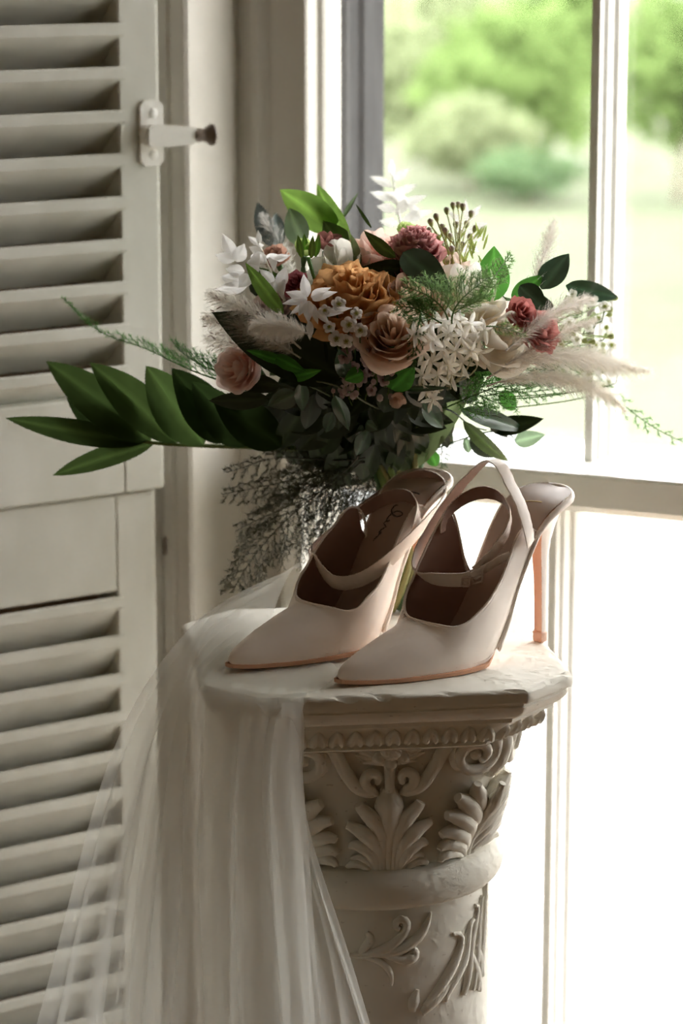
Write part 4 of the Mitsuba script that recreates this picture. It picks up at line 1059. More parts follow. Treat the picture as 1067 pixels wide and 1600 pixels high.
# --- blooms
def petal_mesh(C, A, E1, E2, th, L, rho, alpha, halfw, c0, c1, curl=0.25, ruffle=0.0, freq=5.0, notch=0.0, n=9, m=11, ph=0.0, dent=0.0):
    """One petal of a bloom: wrapped on a cone round the axis A, opening by alpha, its rim curling outwards."""
    s = np.linspace(-1, 1, m); t = np.linspace(0, 1, n) ** 0.85
    S, Tt = np.meshgrid(s, t)
    wp = np.where(Tt < 0.6, 0.40 + 0.60 * np.sin(np.clip(Tt / 0.6, 0, 1) * np.pi / 2), 1 - (0.42 if ruffle < 0.07 else 0.22) * np.clip((Tt - 0.6) / 0.4, 0, 1) ** 2.2)
    top = 1 - (0.16 if ruffle < 0.07 else 0.05) * np.abs(S) ** 2.6 - notch * np.exp(-(S / 0.25) ** 2) + dent * np.cos(S * 3 + ph)
    tt = Tt * top
    ro, zt = alpha                                         # outer radius and height of the rim
    rim = np.clip((tt - 0.74) / 0.26, 0, 1)
    r = rho + (ro - rho) * np.sin(np.clip(tt, 0, 1.1) * np.pi / 2) ** 0.85 + curl * L * rim ** 2 * (1 + 0.25 * S)
    z = zt * tt ** 1.25 - 0.35 * curl * L * rim ** 3
    wv = np.sin(S * freq + ph) + 0.5 * np.sin(S * freq * 2.3 + 2 * ph)
    r = np.maximum(r + ruffle * L * tt ** 2.5 * wv, 0.0004)
    z = z + 0.35 * ruffle * L * tt ** 3 * np.cos(S * freq * 1.3 + ph)
    phi = th + S * wp * np.minimum(halfw / np.maximum(r, 0.3 * L), 1.5)
    P = C + z[..., None] * A + (r * np.cos(phi))[..., None] * E1 + (r * np.sin(phi))[..., None] * E2
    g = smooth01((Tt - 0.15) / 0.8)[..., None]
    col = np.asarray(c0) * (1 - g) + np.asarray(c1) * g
    col = col * (1 + 0.10 * (meshkit.noise(P * 400, 2)[..., None] - 0.5))
    return loft(P, False), col.reshape(-1, 3)

def bloom(name, u, v, dy, R, axis, n, c0, c1, label, open_=1.15, ruffle=0.0, freq=5.0, curl=0.5, size=1.0, tight=0.12, notch=0.0, back=0.55):
    """A many petalled bloom of radius R metres, its middle seen at (u, v), looking along axis."""
    A = nrm(axis); E1 = nrm(np.cross(A, [0.3, 0.2, 1.0])); E2 = np.cross(A, E1)
    C = bp(u, v, dy) - A * R * back
    b = thing('bouquet__' + name, label, None)
    for i in range(n):
        f = i / max(1, n - 1)
        th = i * 2.39996 + rng.uniform(-0.15, 0.15)
        L = R * (0.98 + 0.05 * f) * rng.uniform(0.93, 1.05)
        rho = R * (0.03 + 0.25 * f)
        alpha = (R * (tight + (1.02 - tight) * f ** 0.9) * rng.uniform(0.94, 1.06), R * (1.12 - 0.62 * open_ * f ** 1.6) * rng.uniform(0.95, 1.05))
        hw = R * (0.26 + 0.62 * f) * (1.4 if ruffle > 0.07 else 1.0)
        m, c = petal_mesh(C - A * R * 0.12 * f, A, E1, E2, th, L, rho, alpha, hw, c0, np.asarray(c1) * rng.uniform(0.92, 1.06), 0.22 * curl * (0.25 + f), 0.8 * ruffle * (0.5 + 0.5 * f), freq, notch, ph=rng.uniform(0, 6.28), dent=0.03)
        add('petal', m, 'mat_petal', b, smooth=True, color=c)
    ms = []                                                # green cup and a length of stem behind
    p = spline([C - A * R * 0.3, C - A * R * 0.9, C - A * R * 1.1 + np.array([0, 0.03, -0.012])], 12)
    m = tube(p, np.r_[np.linspace(R * 0.26, R * 0.12, 5), np.full(7, 0.0022)], 10)
    add('stem', m, 'mat_twig', b, smooth=True, color=tint(len(m.vertices), (0.07, 0.14, 0.04)))
    return b

CAR0, CAR1 = (0.46, 0.22, 0.075), (0.74, 0.44, 0.20)
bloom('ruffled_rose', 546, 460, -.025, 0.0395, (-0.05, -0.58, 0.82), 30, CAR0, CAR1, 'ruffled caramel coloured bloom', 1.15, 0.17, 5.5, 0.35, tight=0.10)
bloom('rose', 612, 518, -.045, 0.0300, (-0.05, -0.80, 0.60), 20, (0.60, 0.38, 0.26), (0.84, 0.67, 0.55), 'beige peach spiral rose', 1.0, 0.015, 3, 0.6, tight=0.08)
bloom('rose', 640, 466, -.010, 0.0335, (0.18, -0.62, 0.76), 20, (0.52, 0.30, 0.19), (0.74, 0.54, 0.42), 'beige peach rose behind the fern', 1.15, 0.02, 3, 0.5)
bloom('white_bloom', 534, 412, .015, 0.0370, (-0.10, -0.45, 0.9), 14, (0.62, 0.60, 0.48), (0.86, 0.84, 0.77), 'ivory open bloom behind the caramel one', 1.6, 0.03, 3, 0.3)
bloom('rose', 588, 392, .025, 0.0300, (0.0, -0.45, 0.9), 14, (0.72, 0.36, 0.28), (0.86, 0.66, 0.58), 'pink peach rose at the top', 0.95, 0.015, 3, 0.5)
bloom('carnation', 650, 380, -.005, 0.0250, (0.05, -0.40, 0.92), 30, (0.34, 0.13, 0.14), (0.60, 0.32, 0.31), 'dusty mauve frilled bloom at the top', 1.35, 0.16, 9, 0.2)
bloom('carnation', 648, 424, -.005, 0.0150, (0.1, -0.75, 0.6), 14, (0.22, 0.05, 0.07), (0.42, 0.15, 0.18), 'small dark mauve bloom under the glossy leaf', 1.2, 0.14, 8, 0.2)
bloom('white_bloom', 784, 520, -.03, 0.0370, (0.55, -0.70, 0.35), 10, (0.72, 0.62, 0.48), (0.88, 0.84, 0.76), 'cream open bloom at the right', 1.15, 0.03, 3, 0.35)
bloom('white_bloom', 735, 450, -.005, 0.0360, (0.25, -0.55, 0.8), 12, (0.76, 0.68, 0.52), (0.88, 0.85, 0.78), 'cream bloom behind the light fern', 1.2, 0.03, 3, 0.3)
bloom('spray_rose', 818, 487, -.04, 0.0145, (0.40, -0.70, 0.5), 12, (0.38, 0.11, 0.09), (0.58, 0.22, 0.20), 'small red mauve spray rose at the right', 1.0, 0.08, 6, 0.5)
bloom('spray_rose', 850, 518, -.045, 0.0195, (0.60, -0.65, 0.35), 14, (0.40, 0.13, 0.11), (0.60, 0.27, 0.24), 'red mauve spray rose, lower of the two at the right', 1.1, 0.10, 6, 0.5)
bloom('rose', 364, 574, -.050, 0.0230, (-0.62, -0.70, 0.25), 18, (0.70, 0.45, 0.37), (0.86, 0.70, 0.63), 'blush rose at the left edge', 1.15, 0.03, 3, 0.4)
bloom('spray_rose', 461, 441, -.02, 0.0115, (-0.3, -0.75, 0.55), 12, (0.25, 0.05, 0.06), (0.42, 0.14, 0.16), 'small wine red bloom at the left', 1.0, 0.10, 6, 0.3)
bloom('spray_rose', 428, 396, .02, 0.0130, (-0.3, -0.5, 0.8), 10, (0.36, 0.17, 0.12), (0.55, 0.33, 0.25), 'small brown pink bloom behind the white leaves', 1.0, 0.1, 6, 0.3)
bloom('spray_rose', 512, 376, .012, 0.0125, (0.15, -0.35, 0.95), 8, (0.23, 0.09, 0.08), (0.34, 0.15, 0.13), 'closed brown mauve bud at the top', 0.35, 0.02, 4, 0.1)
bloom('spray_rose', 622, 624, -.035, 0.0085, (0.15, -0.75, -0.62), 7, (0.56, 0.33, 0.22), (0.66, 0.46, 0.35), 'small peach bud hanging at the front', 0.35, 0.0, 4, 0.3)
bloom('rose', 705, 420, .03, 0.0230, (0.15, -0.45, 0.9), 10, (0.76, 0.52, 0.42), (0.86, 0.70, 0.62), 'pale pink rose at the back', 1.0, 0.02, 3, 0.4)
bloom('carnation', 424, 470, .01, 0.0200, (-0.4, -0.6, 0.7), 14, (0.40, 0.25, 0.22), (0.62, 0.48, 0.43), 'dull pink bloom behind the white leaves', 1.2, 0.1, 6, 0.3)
# green bud on its stalk, with sepals
gb = bloom('green_bud', 477, 388, -.015, 0.0105, (0.12, -0.35, 0.93), 7, (0.26, 0.42, 0.09), (0.48, 0.60, 0.22), 'green closed bud on a stalk', 0.25, 0.02, 4, 0.15, back=0.4)
for k in range(4):
    a = k * 1.57 + 0.4
    base_ = bp(482, 402, -.015)
    m, c = leaf_mesh(base_ + [0.006 * math.cos(a), 0.006 * math.sin(a), 0], base_ + [0.0095 * math.cos(a), 0.0095 * math.sin(a), 0.019], 0.006, (0.18, 0.36, 0.07), None, 0, 0.15, 0.2, n=8)
    add('sepal', m, 'mat_leaf', gb, smooth=True, color=c)
twig(gb, [(482, 404, -.015), (488, 425, -.012), (496, 452, .0)], 0.0019, (0.10, 0.26, 0.05))
bloom('green_bud', 633, 356, .02, 0.0085, (0.0, -0.3, 0.95), 8, (0.30, 0.46, 0.10), (0.50, 0.62, 0.24), 'small green bud beside the mauve frilled bloom', 0.5, 0.1, 6, 0.1)

# --- bleached white leaves and stars
WHITE = (0.93, 0.925, 0.90); CREAM = (0.90, 0.85, 0.73)
def white_leaf(parent, tip, base, w, d=(-.04, -.03), color=WHITE, shape=(0.75, 1.25), **k):
    a, b = bp(*base, d[1]), bp(*tip, d[0])
    m, c = leaf_mesh(a, b, px_w(w, 2.3), color, np.array(color) * 0.95, rng.uniform(-25, 25), rng.uniform(-0.1, 0.15), 0.25, shape, n=10, **k)
    add('leaf', m, 'mat_bleached', parent, smooth=True, color=np.clip(c, 0, 0.95))
wl = thing('bouquet__bleached_sprig', 'white bleached leaves at the left', None)
for tip, base, w in (((336, 398), (366, 408), 18), ((347, 364), (367, 406), 22), ((382, 380), (369, 409), 24), ((403, 359), (405, 383), 9), ((387, 369), (405, 383), 10), ((388, 385), (411, 397), 14), ((414, 383), (404, 386), 9), ((387, 413), (416, 400), 22), ((416, 412), (392, 400), 20), ((447, 402), (416, 401), 12),
                     ((447, 415), (436, 448), 20), ((441, 468), (438, 430), 16), ((405, 420), (428, 442), 16), ((345, 432), (376, 440), 22), ((372, 450), (390, 430), 22), ((352, 420), (382, 424), 20), ((428, 425), (424, 402), 14), ((400, 440), (392, 405), 18), ((336, 452), (386, 446), 20), ((422, 470), (430, 440), 16), ((455, 398), (430, 405), 12)):
    white_leaf(wl, tip, base, w)
twig(wl, [(445, 470, -.01), (425, 430, -.02), (412, 398, -.03), (404, 378, -.035)], 0.0011, (0.70, 0.68, 0.58))
st_ = thing('bouquet__bleached_sprig', 'white star of pointed leaves over the caramel bloom', None)
for tip, base, w in (((474, 427), (480, 464), 17), ((446, 456), (480, 468), 17), ((440, 475), (478, 470), 12), ((466, 494), (480, 470), 15), ((482, 506), (482, 470), 17), ((497, 507), (486, 474), 12), ((518, 449), (486, 464), 14), ((528, 456), (488, 468), 14), ((552, 481), (500, 492), 12), ((537, 489), (496, 488), 12), ((484, 532), (484, 502), 12), ((516, 508), (496, 488), 11), ((452, 492), (478, 474), 10)):
    white_leaf(st_, tip, base, w, d=(-.065, -.055))
tw = thing('bouquet__bleached_sprig', 'white bleached sprig standing up at the back', None)
twig(tw, [(632, 370, .10), (622, 330, .13), (612, 262, .14)], 0.0012, (0.8, 0.8, 0.74))
for tip, base, w in (((612, 248), (612, 276), 12), ((577, 276), (613, 292), 15), ((643, 262), (614, 282), 14), ((578, 300), (614, 312), 16), ((652, 288), (616, 300), 15), ((588, 322), (618, 330), 17), ((668, 305), (622, 322), 17), ((678, 328), (628, 344), 18), ((592, 345), (622, 350), 17), ((600, 300), (640, 322), 22), ((660, 345), (640, 320), 15), ((640, 310), (618, 336), 18)):
    white_leaf(tw, tip, base, w, d=(.13, .13))
tr_ = thing('bouquet__bleached_sprig', 'white pointed leaves behind the bud cluster', None)
for tip, base, w in (((727, 310), (730, 345), 10), ((752, 320), (728, 350), 11), ((762, 348), (730, 360), 11), ((760, 372), (735, 372), 10), ((712, 350), (730, 372), 12), ((748, 395), (732, 380), 11), ((700, 330), (722, 352), 10), ((738, 350), (735, 388), 12), ((715, 385), (735, 392), 12)):
    white_leaf(tr_, tip, base, w, d=(.07, .06))
sc_ = thing('bouquet__star_spray', 'dense spray of cream star shaped florets with thin pointed petals', None)
centres = [(668, 512), (690, 500), (712, 498), (735, 506), (700, 522), (676, 532), (722, 524), (746, 530), (662, 548), (694, 545), (712, 548), (735, 548), (675, 565), (700, 570), (722, 566), (748, 552), (684, 586), (660, 585), (758, 515), (705, 585), (668, 606), (648, 522), (676, 624)]
for cu, cv in centres:
    ms, cs = [], []
    n_ = 6; a0 = rng.uniform(0, 6.28)
    dd = -.045 + rng.uniform(-0.012, 0.012)
    cc = bp(cu, cv, dd)
    for k in range(n_):
        a = a0 + k * 6.283 / n_ + rng.uniform(-0.2, 0.2)
        l = rng.uniform(17, 30)
        tp = bp(cu + l * math.cos(a), cv + l * math.sin(a), dd + rng.uniform(-0.016, 0.010))
        m, c = leaf_mesh(cc, tp, px_w(rng.uniform(6, 8.5), 2.3), CREAM if cv > 545 else (0.93, 0.90, 0.82), None, rng.uniform(-40, 40), rng.uniform(-0.2, 0.3), 0.3, (0.7, 0.8), n=7)
        ms.append(m); cs.append(np.clip(c, 0, 0.95))
    p = spline([cc, cc + [0, 0.012, -0.012], bp(705, 600, .02)], 8)
    m = tube(p, 0.0006, 5); ms.append(m); cs.append(tint(len(m.vertices), (0.55, 0.52, 0.36)))
    add('floret', cat(ms), 'mat_bleached', sc_, smooth=True, color=np.vstack(cs))

# --- wax flowers: five round petals round a cup
def wax(parent, u, v, dd, R, color, mid, face):
    A = nrm(face); E1 = nrm(np.cross(A, [0.2, 0.3, 1.0])); E2 = np.cross(A, E1)
    C = bp(u, v, dd)
    ms, cs = [], []
    for k in range(5):
        a = k * 1.2566 + rng.uniform(-0.1, 0.1)
        d = E1 * math.cos(a) + E2 * math.sin(a); e = np.cross(A, d)
        g = np.linspace(0, 2 * np.pi, 12, endpoint=False)
        r0 = C + d * R * 0.62 + A * R * 0.15
        ring = lambda q, h: r0 + np.cos(g)[:, None] * d * R * 0.42 * q + np.sin(g)[:, None] * e * R * 0.46 * q + A * h * R
        m = loft([ring(1, 0.10), ring(0.75, 0.0), ring(0.4, -0.05), ring(0.02, -0.06)], True, False)
        ms.append(m); cs.append(tint(len(m.vertices), color, 0.06))
    g = np.linspace(0, 2 * np.pi, 12, endpoint=False)
    cup = lambda q, h: C + (np.cos(g)[:, None] * E1 + np.sin(g)[:, None] * E2) * R * q + A * h * R
    m = loft([cup(0.05, -0.75), cup(0.22, -0.6), cup(0.34, -0.05), cup(0.38, 0.18), cup(0.30, 0.20), cup(0.18, 0.06), cup(0.02, 0.05)], True, False)
    ms.append(m); cs.append(tint(len(m.vertices), mid, 0.1))
    m = tube([C + A * 0.01 * R, C + A * 0.45 * R], 0.0004, 5); ms.append(m); cs.append(tint(len(m.vertices), mid))
    p = spline([C - A * R * 0.7, C - A * R * 1.6 + [0, 0.004, -0.006], bp(u + (585 - u) * 0.45, v + 40, .03)], 8)
    m = tube(p, 0.0006, 5); ms.append(m); cs.append(tint(len(m.vertices), (0.14, 0.20, 0.06)))
    add('floret', cat(ms), 'mat_bleached', parent, smooth=True, color=np.clip(np.vstack(cs), 0, 0.9))
wx = thing('bouquet__wax_flower_spray', 'small white five petalled flowers, darker pink ones below', None)
for u, v, s in ((529, 476, 1.0), (545, 508, 1.08), (526, 530, 1.1), (508, 486, .85), (563, 517, 1.0), (556, 490, .85), (541, 534, .95), (515, 512, .85)):
    wax(wx, u, v, -.06, 0.0062 * s, (0.85, 0.83, 0.80), (0.42, 0.40, 0.12), (rng.uniform(-0.3, 0.3), -0.85, rng.uniform(0.2, 0.55)))
for k in range(26):
    u, v = rng.uniform(535, 605), rng.uniform(540, 612)
    wax(wx, u, v, -.035 + rng.uniform(-0.01, 0.01), 0.0052, (0.52, 0.40, 0.39), (0.25, 0.12, 0.10), (rng.uniform(-0.5, 0.5), -0.8, rng.uniform(-0.3, 0.5)))
for k in range(34):
    u, v = (rng.uniform(520, 612), rng.uniform(520, 628))
    c = bp(u, v, -.04 + rng.uniform(-0.012, 0.008))
    m = trimesh.creation.icosphere(2, 0.0021 * rng.uniform(0.8, 1.3)); m.vertices = m.vertices * [1, 1, 1.2] + c
    m2 = tube([c, c + [0, 0.008, -0.006]], 0.0005, 5)
    add('bud', cat([m, m2]), 'mat_bleached', wx, smooth=True, color=np.vstack([tint(len(m.vertices), (0.56, 0.46, 0.44), 0.15), tint(len(m2.vertices), (0.2, 0.2, 0.1))]))

# --- bud cluster on thin stalks at the top, and the green flowered sprays at the right
bc = thing('bouquet__bud_spray', 'cluster of small grey buds on thin yellow green stalks', None)
for u, v in ((673, 348), (682, 340), (698, 330), (708, 322), (716, 321), (723, 324), (736, 335), (671, 362), (691, 356), (703, 371), (718, 369), (729, 351), (734, 371), (690, 384), (706, 391), (684, 372), (696, 362), (712, 352), (722, 384), (742, 358)):
    c = bp(u, v, .03 + rng.uniform(-0.02, 0.03))
    end = bp(712 + rng.uniform(-10, 10), 432, .03)
    A = nrm(c - end + [0, 0, 0.02])
    prof = [(0.0004, -2.2), (0.0012, -1.6), (0.0019, -0.8), (0.0025, 0.2), (0.0027, 0.9), (0.0022, 1.5), (0.0009, 1.9)]
    m = tube([c + A * h * 0.0021 for r, h in prof], [r for r, h in prof], 9)
    hues = np.vstack([tint(9, (0.34, 0.36, 0.12))] * 3 + [tint(9, (0.36, 0.30, 0.22))] * 2 + [tint(9, (0.52, 0.47, 0.42))] * 2 + [tint(2, (0.45, 0.4, 0.35))])
    s = tube(spline([c - A * 0.0044, c * 0.5 + end * 0.5 + [rng.uniform(-.004, .004), 0, 0.004], end], 8), 0.0007, 5)
    add('bud', cat([m, s]), 'mat_twig', bc, smooth=True, color=np.vstack([hues, tint(len(s.vertices), (0.36, 0.36, 0.10))]))
for k in range(26):
    u, v = rng.uniform(678, 760), rng.uniform(370, 430)
    a = rng.uniform(-2.2, -0.9)
    m, c = leaf_mesh(bp(u, v, .03), bp(u + 26 * math.cos(a), v + 26 * math.sin(a), .03), px_w(4, 2.3), (0.30, 0.36, 0.10), None, rng.uniform(-40, 40), 0.1, 0.1, n=6)
    add('needle_leaf', m, 'mat_leaf_thin', bc, smooth=True, color=c)
gs = thing('bouquet__wax_flower_spray', 'white and yellow green wax flowers on thin stalks at the right', None)
for k in range(44):
    u, v = rng.uniform(872, 962), rng.uniform(462, 602)
    c = bp(u, v, .0 + rng.uniform(-0.03, 0.03)); end = bp(820, 548 + rng.uniform(-12, 12), .0)
    A = nrm(c - end)
    m = tube([c - A * 0.004, c - A * 0.001, c + A * 0.0015, c + A * 0.0022], [0.0006, 0.0022, 0.0028, 0.0012], 8)
    s = tube(spline([c - A * 0.004, c * 0.5 + end * 0.5 + [0, 0, 0.004], end], 7), 0.0006, 5)
    add('bud', cat([m, s]), 'mat_twig', gs, smooth=True, color=np.vstack([tint(len(m.vertices), (0.36, 0.42, 0.14), 0.2), tint(len(s.vertices), (0.27, 0.38, 0.12))]))
for u, v in ((905, 478), (925, 470), (945, 480), (935, 498), (918, 512), (948, 512), (902, 530), (930, 540), (955, 540), (890, 505), (940, 565), (920, 585), (950, 598), (905, 560), (880, 580), (962, 580), (895, 462), (868, 540)):
    wax(gs, u, v, rng.uniform(-.03, .03), 0.0056, (0.86, 0.85, 0.80), (0.46, 0.50, 0.18), (rng.uniform(-0.5, 0.5), -0.6, rng.uniform(0.1, 0.6)))

# --- feathery plumes: a stalk with very many fine hairs
def plume(path, d, n, l0, spread, color, label, tipcolor=None, seeds=None, taper=True):
    n = int(n * 1.6)
    b = thing('bouquet__grass_plume', label, None)
    p = spline([bp(*q, d) for q in path], 60)
    t, a, e = frames(p)
    i = rng.integers(4, 60, n); s = i / 59.0
    ang = rng.uniform(0, 6.28, n)
    L = l0 * (0.55 + 0.9 * rng.uniform(size=n)) * (np.sin(np.pi * np.clip(s, 0.08, 0.97)) ** 0.6 if taper else 1)
    out = np.cos(ang)[:, None] * a[i] + np.sin(ang)[:, None] * e[i]
    dirv = t[i] * (1 - spread) + out * spread + rng.normal(size=(n, 3)) * 0.10 - Z * 0.08
    dirv /= np.linalg.norm(dirv, axis=1, keepdims=True)
    side = np.cross(dirv, rng.normal(size=(n, 3))); side /= np.linalg.norm(side, axis=1, keepdims=True)
    w = 0.00017
    mid = p[i] + dirv * (L * 0.55)[:, None] + out * (L * 0.10)[:, None]
    end = p[i] + dirv * L[:, None] - Z * (L * 0.10)[:, None]
    v = np.stack([p[i] - side * w, p[i] + side * w, mid + side * w, mid - side * w, end], 1).reshape(-1, 3)
    k = np.arange(n) * 5
    f = np.vstack([np.stack([k, k + 1, k + 2], 1), np.stack([k, k + 2, k + 3], 1), np.stack([k + 3, k + 2, k + 4], 1)])
    c = np.tile(color, (len(v), 1)) * np.repeat(rng.uniform(0.8, 1.1, n), 5)[:, None]
    add('hairs', trimesh.Trimesh(v, f, process=False), 'mat_plume', b, kind='stuff', color=np.clip(c, 0, 0.92))
    m = tube(p, np.linspace(0.0009, 0.0003, 60), 6)
    add('stalk', m, 'mat_twig', b, smooth=True, color=tint(len(m.vertices), np.array(color) * 0.75))
    if seeds:
        ms = []
        for q in range(seeds):
            j = rng.integers(8, 58); x = p[j] + (a[j] * rng.uniform(-1, 1) + e[j] * rng.uniform(-1, 1)) * l0 * 0.35
            y = x + nrm(t[j] + rng.normal(size=3) * 0.5) * 0.004
            ms.append(tube([x, (x + y) / 2, y], [0.0003, 0.0006, 0.0002], 5))
        m = cat(ms)
        add('seeds', m, 'mat_twig', b, kind='stuff', color=tint(len(m.vertices), (0.26, 0.15, 0.12)))
PL = (0.84, 0.81, 0.74)
plume([(470, 545), (420, 505), (372, 478), (326, 458)], -.03, 700, 0.020, 0.42, PL, 'pale feathery plume with brown seeds at the left, upper one', seeds=70)
plume([(470, 560), (410, 525), (360, 505), (318, 496)], -.03, 700, 0.020, 0.42, PL, 'pale feathery plume with brown seeds at the left, lower one', seeds=60)
plume([(450, 560), (400, 545), (360, 535), (322, 528)], -.02, 420, 0.020, 0.42, PL, 'pale feathery plume low at the left', seeds=40)
plume([(482, 522), (450, 512), (418, 508), (392, 516)], -.085, 1300, 0.0125, 0.72, (0.84, 0.81, 0.75), 'soft fluffy plume tip lying over the big dark leaf')
plume([(800, 500), (828, 455), (850, 400), (866, 345)], .01, 750, 0.020, 0.28, (0.86, 0.82, 0.76), 'white feathery plume rising at the right')
plume([(790, 548), (850, 498), (890, 476), (926, 468)], -.05, 650, 0.017, 0.42, (0.85, 0.80, 0.74), 'white feathery plume across the red mauve roses')
plume([(760, 592), (830, 560), (900, 556), (970, 572), (1012, 580)], -.04, 1800, 0.024, 0.34, (0.86, 0.82, 0.75), 'long pale plume reaching right, the lowest but one')
plume([(760, 604), (830, 588), (900, 596), (950, 618), (975, 640)], -.03, 1500, 0.020, 0.32, (0.86, 0.82, 0.75), 'long pale plume drooping at the right')
plume([(790, 570), (850, 535), (900, 510), (930, 500)], -.045, 500, 0.016, 0.4, (0.84, 0.79, 0.72), 'short pale plume under the red mauve roses')
plume([(470, 440), (445, 400), (425, 362), (408, 335)], .09, 500, 0.014, 0.5, (0.70, 0.68, 0.64), 'grey white plume at the back left')
plume([(560, 520), (520, 490), (480, 468), (452, 450)], .03, 300, 0.016, 0.5, (0.70, 0.64, 0.56), 'dull plume deep between the flowers')

# --- asparagus ferns: stalk, side shoots in one plane, needles on every shoot
def fern(path, d, shoots, sl, needle, color, label, droop=0.0, wn=0.00030, dens=1.2, nmat='mat_leaf_thin', tipfall=0.75, side_dir=None, one=False, dz=0.0):
    b = thing('bouquet__fern_frond', label, None)
    p = spline([bp(*q[:2], d + (q[2] if len(q) > 2 else 0)) for q in path], 60)
    t, _, _ = frames(p)
    vv, ff, cc = [], [], []
    stems = []
    look = nrm(EYE - p[30])
    def needles(q):
        tq = np.gradient(q, axis=0); tq /= np.linalg.norm(tq, axis=1, keepdims=True) + 1e-12
        ln = np.linalg.norm(np.diff(q, axis=0), axis=1).sum()
        n = max(6, int(ln / 0.00075 * dens))
        i = np.linspace(0, len(q) - 1, n)
        base = np.stack([np.interp(i, np.arange(len(q)), q[:, k]) for k in range(3)], 1)
        tt = np.stack([np.interp(i, np.arange(len(q)), tq[:, k]) for k in range(3)], 1)
        out = rng.normal(size=(n, 3)); out -= tt * (out * tt).sum(1, keepdims=True); out /= np.linalg.norm(out, axis=1, keepdims=True)
        L = needle * rng.uniform(0.6, 1.15, n) * (1 - 0.35 * i / len(q))
        dv = nrm_rows(tt * 0.65 + out * 0.8)
        sd = nrm_rows(np.cross(dv, rng.normal(size=(n, 3)))) * wn
        v = np.stack([base - sd, base + sd, base + dv * L[:, None]], 1).reshape(-1, 3)
        k = np.arange(n) * 3 + sum(len(x) for x in vv)
        vv.append(v); ff.append(np.stack([k, k + 1, k + 2], 1))
        cc.append(np.tile(color, (len(v), 1)) * np.repeat(rng.uniform(0.7, 1.3, n), 3)[:, None])
    needles(p[30:])
    shoots = int(shoots * 1.5)
    for k in range(shoots):
        f = (k + 0.5) / shoots
        j = int(8 + f * 50)
        sgn = (1 if k % 2 else -1) if not one else 1
        sd = nrm(np.cross(look, t[j])) * sgn if side_dir is None else nrm(np.asarray(side_dir) + rng.normal(size=3) * 0.25)
        L = sl * (1 - tipfall * f) * rng.uniform(0.75, 1.1)
        e = nrm(t[j] * 0.75 + sd * 0.8 + rng.normal(size=3) * 0.12)
        q = spline([p[j], p[j] + e * L * 0.5 - Z * droop * L * 0.1, p[j] + nrm(e + t[j] * 0.3) * L - Z * droop * L * 0.45], 14)
        stems.append(tube(q, np.linspace(0.00035, 0.0002, 14), 4))
        needles(q)
        for s2 in range(int(L / 0.0042)):
            jj = 2 + int(10 * (s2 + 0.5) / max(1, int(L / 0.0042)))
            tq = nrm(q[jj + 1] - q[jj - 1]); sd2 = nrm(np.cross(look, tq)) * (1 if s2 % 2 else -1)
            L2 = L * 0.30 * (1 - 0.6 * jj / 14)
            q2 = spline([q[jj], q[jj] + nrm(tq * 0.8 + sd2 * 0.7) * L2 * 0.5, q[jj] + nrm(tq + sd2 * 0.55) * L2 - Z * droop * L2 * 0.3], 7)
            stems.append(tube(q2, 0.0002, 4))
            needles(q2)
    add('needles', trimesh.Trimesh(np.vstack(vv), np.vstack(ff), process=False), nmat, b, kind='stuff', color=np.clip(np.vstack(cc), 0, 0.9))
    m = cat([tube(p, np.linspace(0.0008, 0.0003, 60), 6)] + stems)
    add('stalk', m, 'mat_twig', b, smooth=True, color=tint(len(m.vertices), np.array(color) * 0.6))
def nrm_rows(x):
    return x / (np.linalg.norm(x, axis=1, keepdims=True) + 1e-12)
DK = (0.036, 0.040, 0.016); LT = (0.26, 0.42, 0.16)
fern([(560, 712), (520, 752), (450, 810), (395, 872), (362, 926)], -.035, 22, 0.062, 0.0058, DK, 'dark hanging fern frond, longest and lowest', 0.25, nmat='mat_fern', dens=0.75, wn=0.00046)
fern([(570, 715), (500, 718), (430, 716), (380, 730), (352, 738)], -.030, 14, 0.030, 0.0052, DK, 'dark hanging fern frond, topmost at the left', 0.4, nmat='mat_fern', dens=0.75, wn=0.00046)
fern([(570, 722), (490, 742), (420, 758), (346, 772)], -.030, 16, 0.036, 0.0054, DK, 'dark hanging fern frond, second from the top', 0.5, nmat='mat_fern', dens=0.75, wn=0.00046)
fern([(565, 720), (500, 768), (430, 800), (368, 830)], -.032, 16, 0.040, 0.0054, DK, 'dark hanging fern frond in the middle of the hanging fern', 0.4, nmat='mat_fern', dens=0.75, wn=0.00046)
fern([(590, 722), (555, 765), (515, 815), (484, 862)], .0, 16, 0.038, 0.0054, DK, 'dark hanging fern frond nearest the left shoe', 0.3, nmat='mat_fern', dens=0.75, wn=0.00046)
fern([(605, 715), (585, 750), (560, 790), (540, 832)], .012, 14, 0.036, 0.0054, DK, 'dark hanging fern frond just behind the strap of the left shoe', 0.3, nmat='mat_fern', dens=0.75, wn=0.00046)
fern([(610, 700), (560, 728), (500, 775), (470, 800)], -.015, 14, 0.045, 0.0054, DK, 'dark fern frond deep under the flowers', 0.5, nmat='mat_fern', dens=0.75, wn=0.00046)
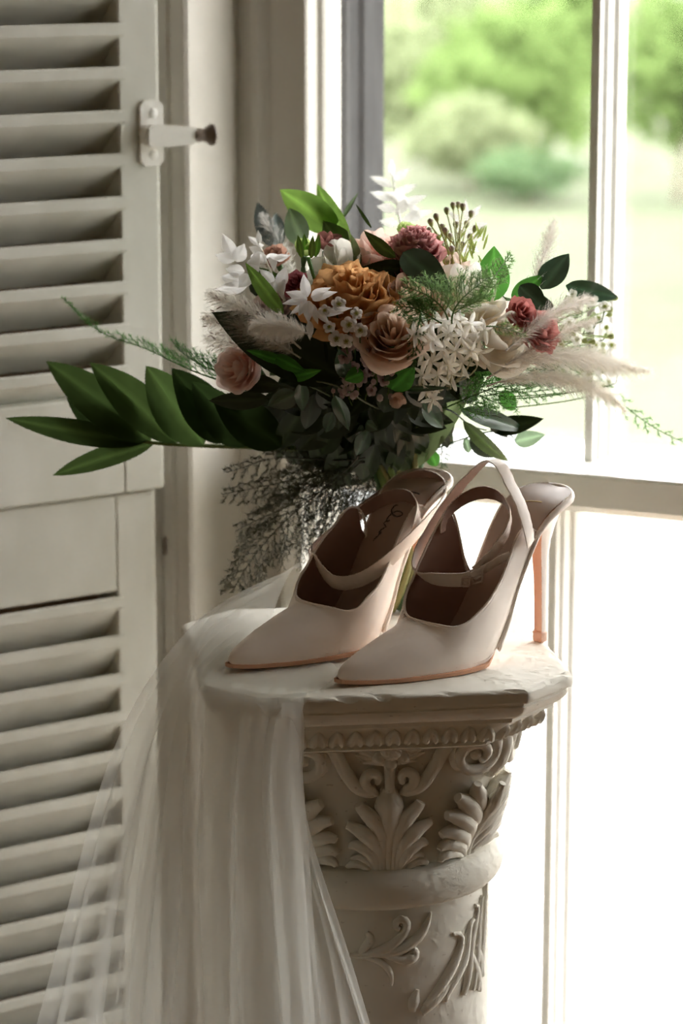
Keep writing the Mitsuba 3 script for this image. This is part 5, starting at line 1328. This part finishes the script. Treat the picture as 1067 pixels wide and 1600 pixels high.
fern([(706, 506), (712, 480), (735, 455), (764, 432)], -.06, 18, 0.034, 0.0055, LT, 'light green fern frond over the cream bloom', 0.0)
fern([(700, 500), (690, 480), (668, 462), (630, 448)], -.062, 16, 0.032, 0.0055, LT, 'light green fern frond over the beige rose', 0.2)
fern([(690, 505), (668, 492), (648, 482), (618, 480)], -.06, 12, 0.022, 0.0055, (0.10, 0.24, 0.05), 'small green fern frond beside the spiral rose', 0.2)
fern([(660, 480), (652, 515), (646, 545), (645, 575)], -.055, 10, 0.014, 0.0050, (0.08, 0.16, 0.04), 'narrow green fern frond hanging at the spiral rose', 0.2)
fern([(760, 465), (768, 440), (785, 415), (800, 398)], -.045, 12, 0.018, 0.0050, LT, 'light green fern tip over the upright leaf', 0.0)
fern([(760, 510), (785, 512), (805, 518), (822, 524)], -.06, 10, 0.010, 0.0048, (0.26, 0.36, 0.13), 'pale green fern tip over the cream bloom', 0.0)
fern([(400, 600), (330, 590), (270, 565), (215, 540), (160, 520), (118, 486), (96, 464)], -.02, 18, 0.024, 0.0050, (0.10, 0.26, 0.055), 'green fern frond reaching left across the shutter', -0.5, side_dir=(-0.5, 0, 0.8), one=True)
fern([(410, 605), (350, 585), (300, 562), (268, 532)], -.01, 12, 0.026, 0.0050, (0.07, 0.19, 0.045), 'green fern frond left of the blush rose', -0.5, side_dir=(-0.2, 0, 1.0), one=True)
fern([(690, 640), (740, 618), (790, 600), (845, 592)], -.03, 16, 0.034, 0.0058, (0.10, 0.27, 0.05), 'bright green fern frond low at the right', 0.1)
fern([(700, 600), (760, 610), (830, 612), (890, 600)], .0, 16, 0.030, 0.0058, (0.14, 0.32, 0.10), 'pale green fern frond under the long plumes', 0.1)
fern([(660, 660), (690, 690), (690, 730), (700, 760)], .02, 12, 0.020, 0.0052, (0.05, 0.10, 0.035), 'dark fern frond behind the right shoe', 0.2)
fern([(850, 560), (900, 580), (960, 622), (1010, 660), (1080, 694)], .015, 18, 0.022, 0.0056, (0.22, 0.44, 0.15), 'pale green fern frond trailing out to the right', 0.2)
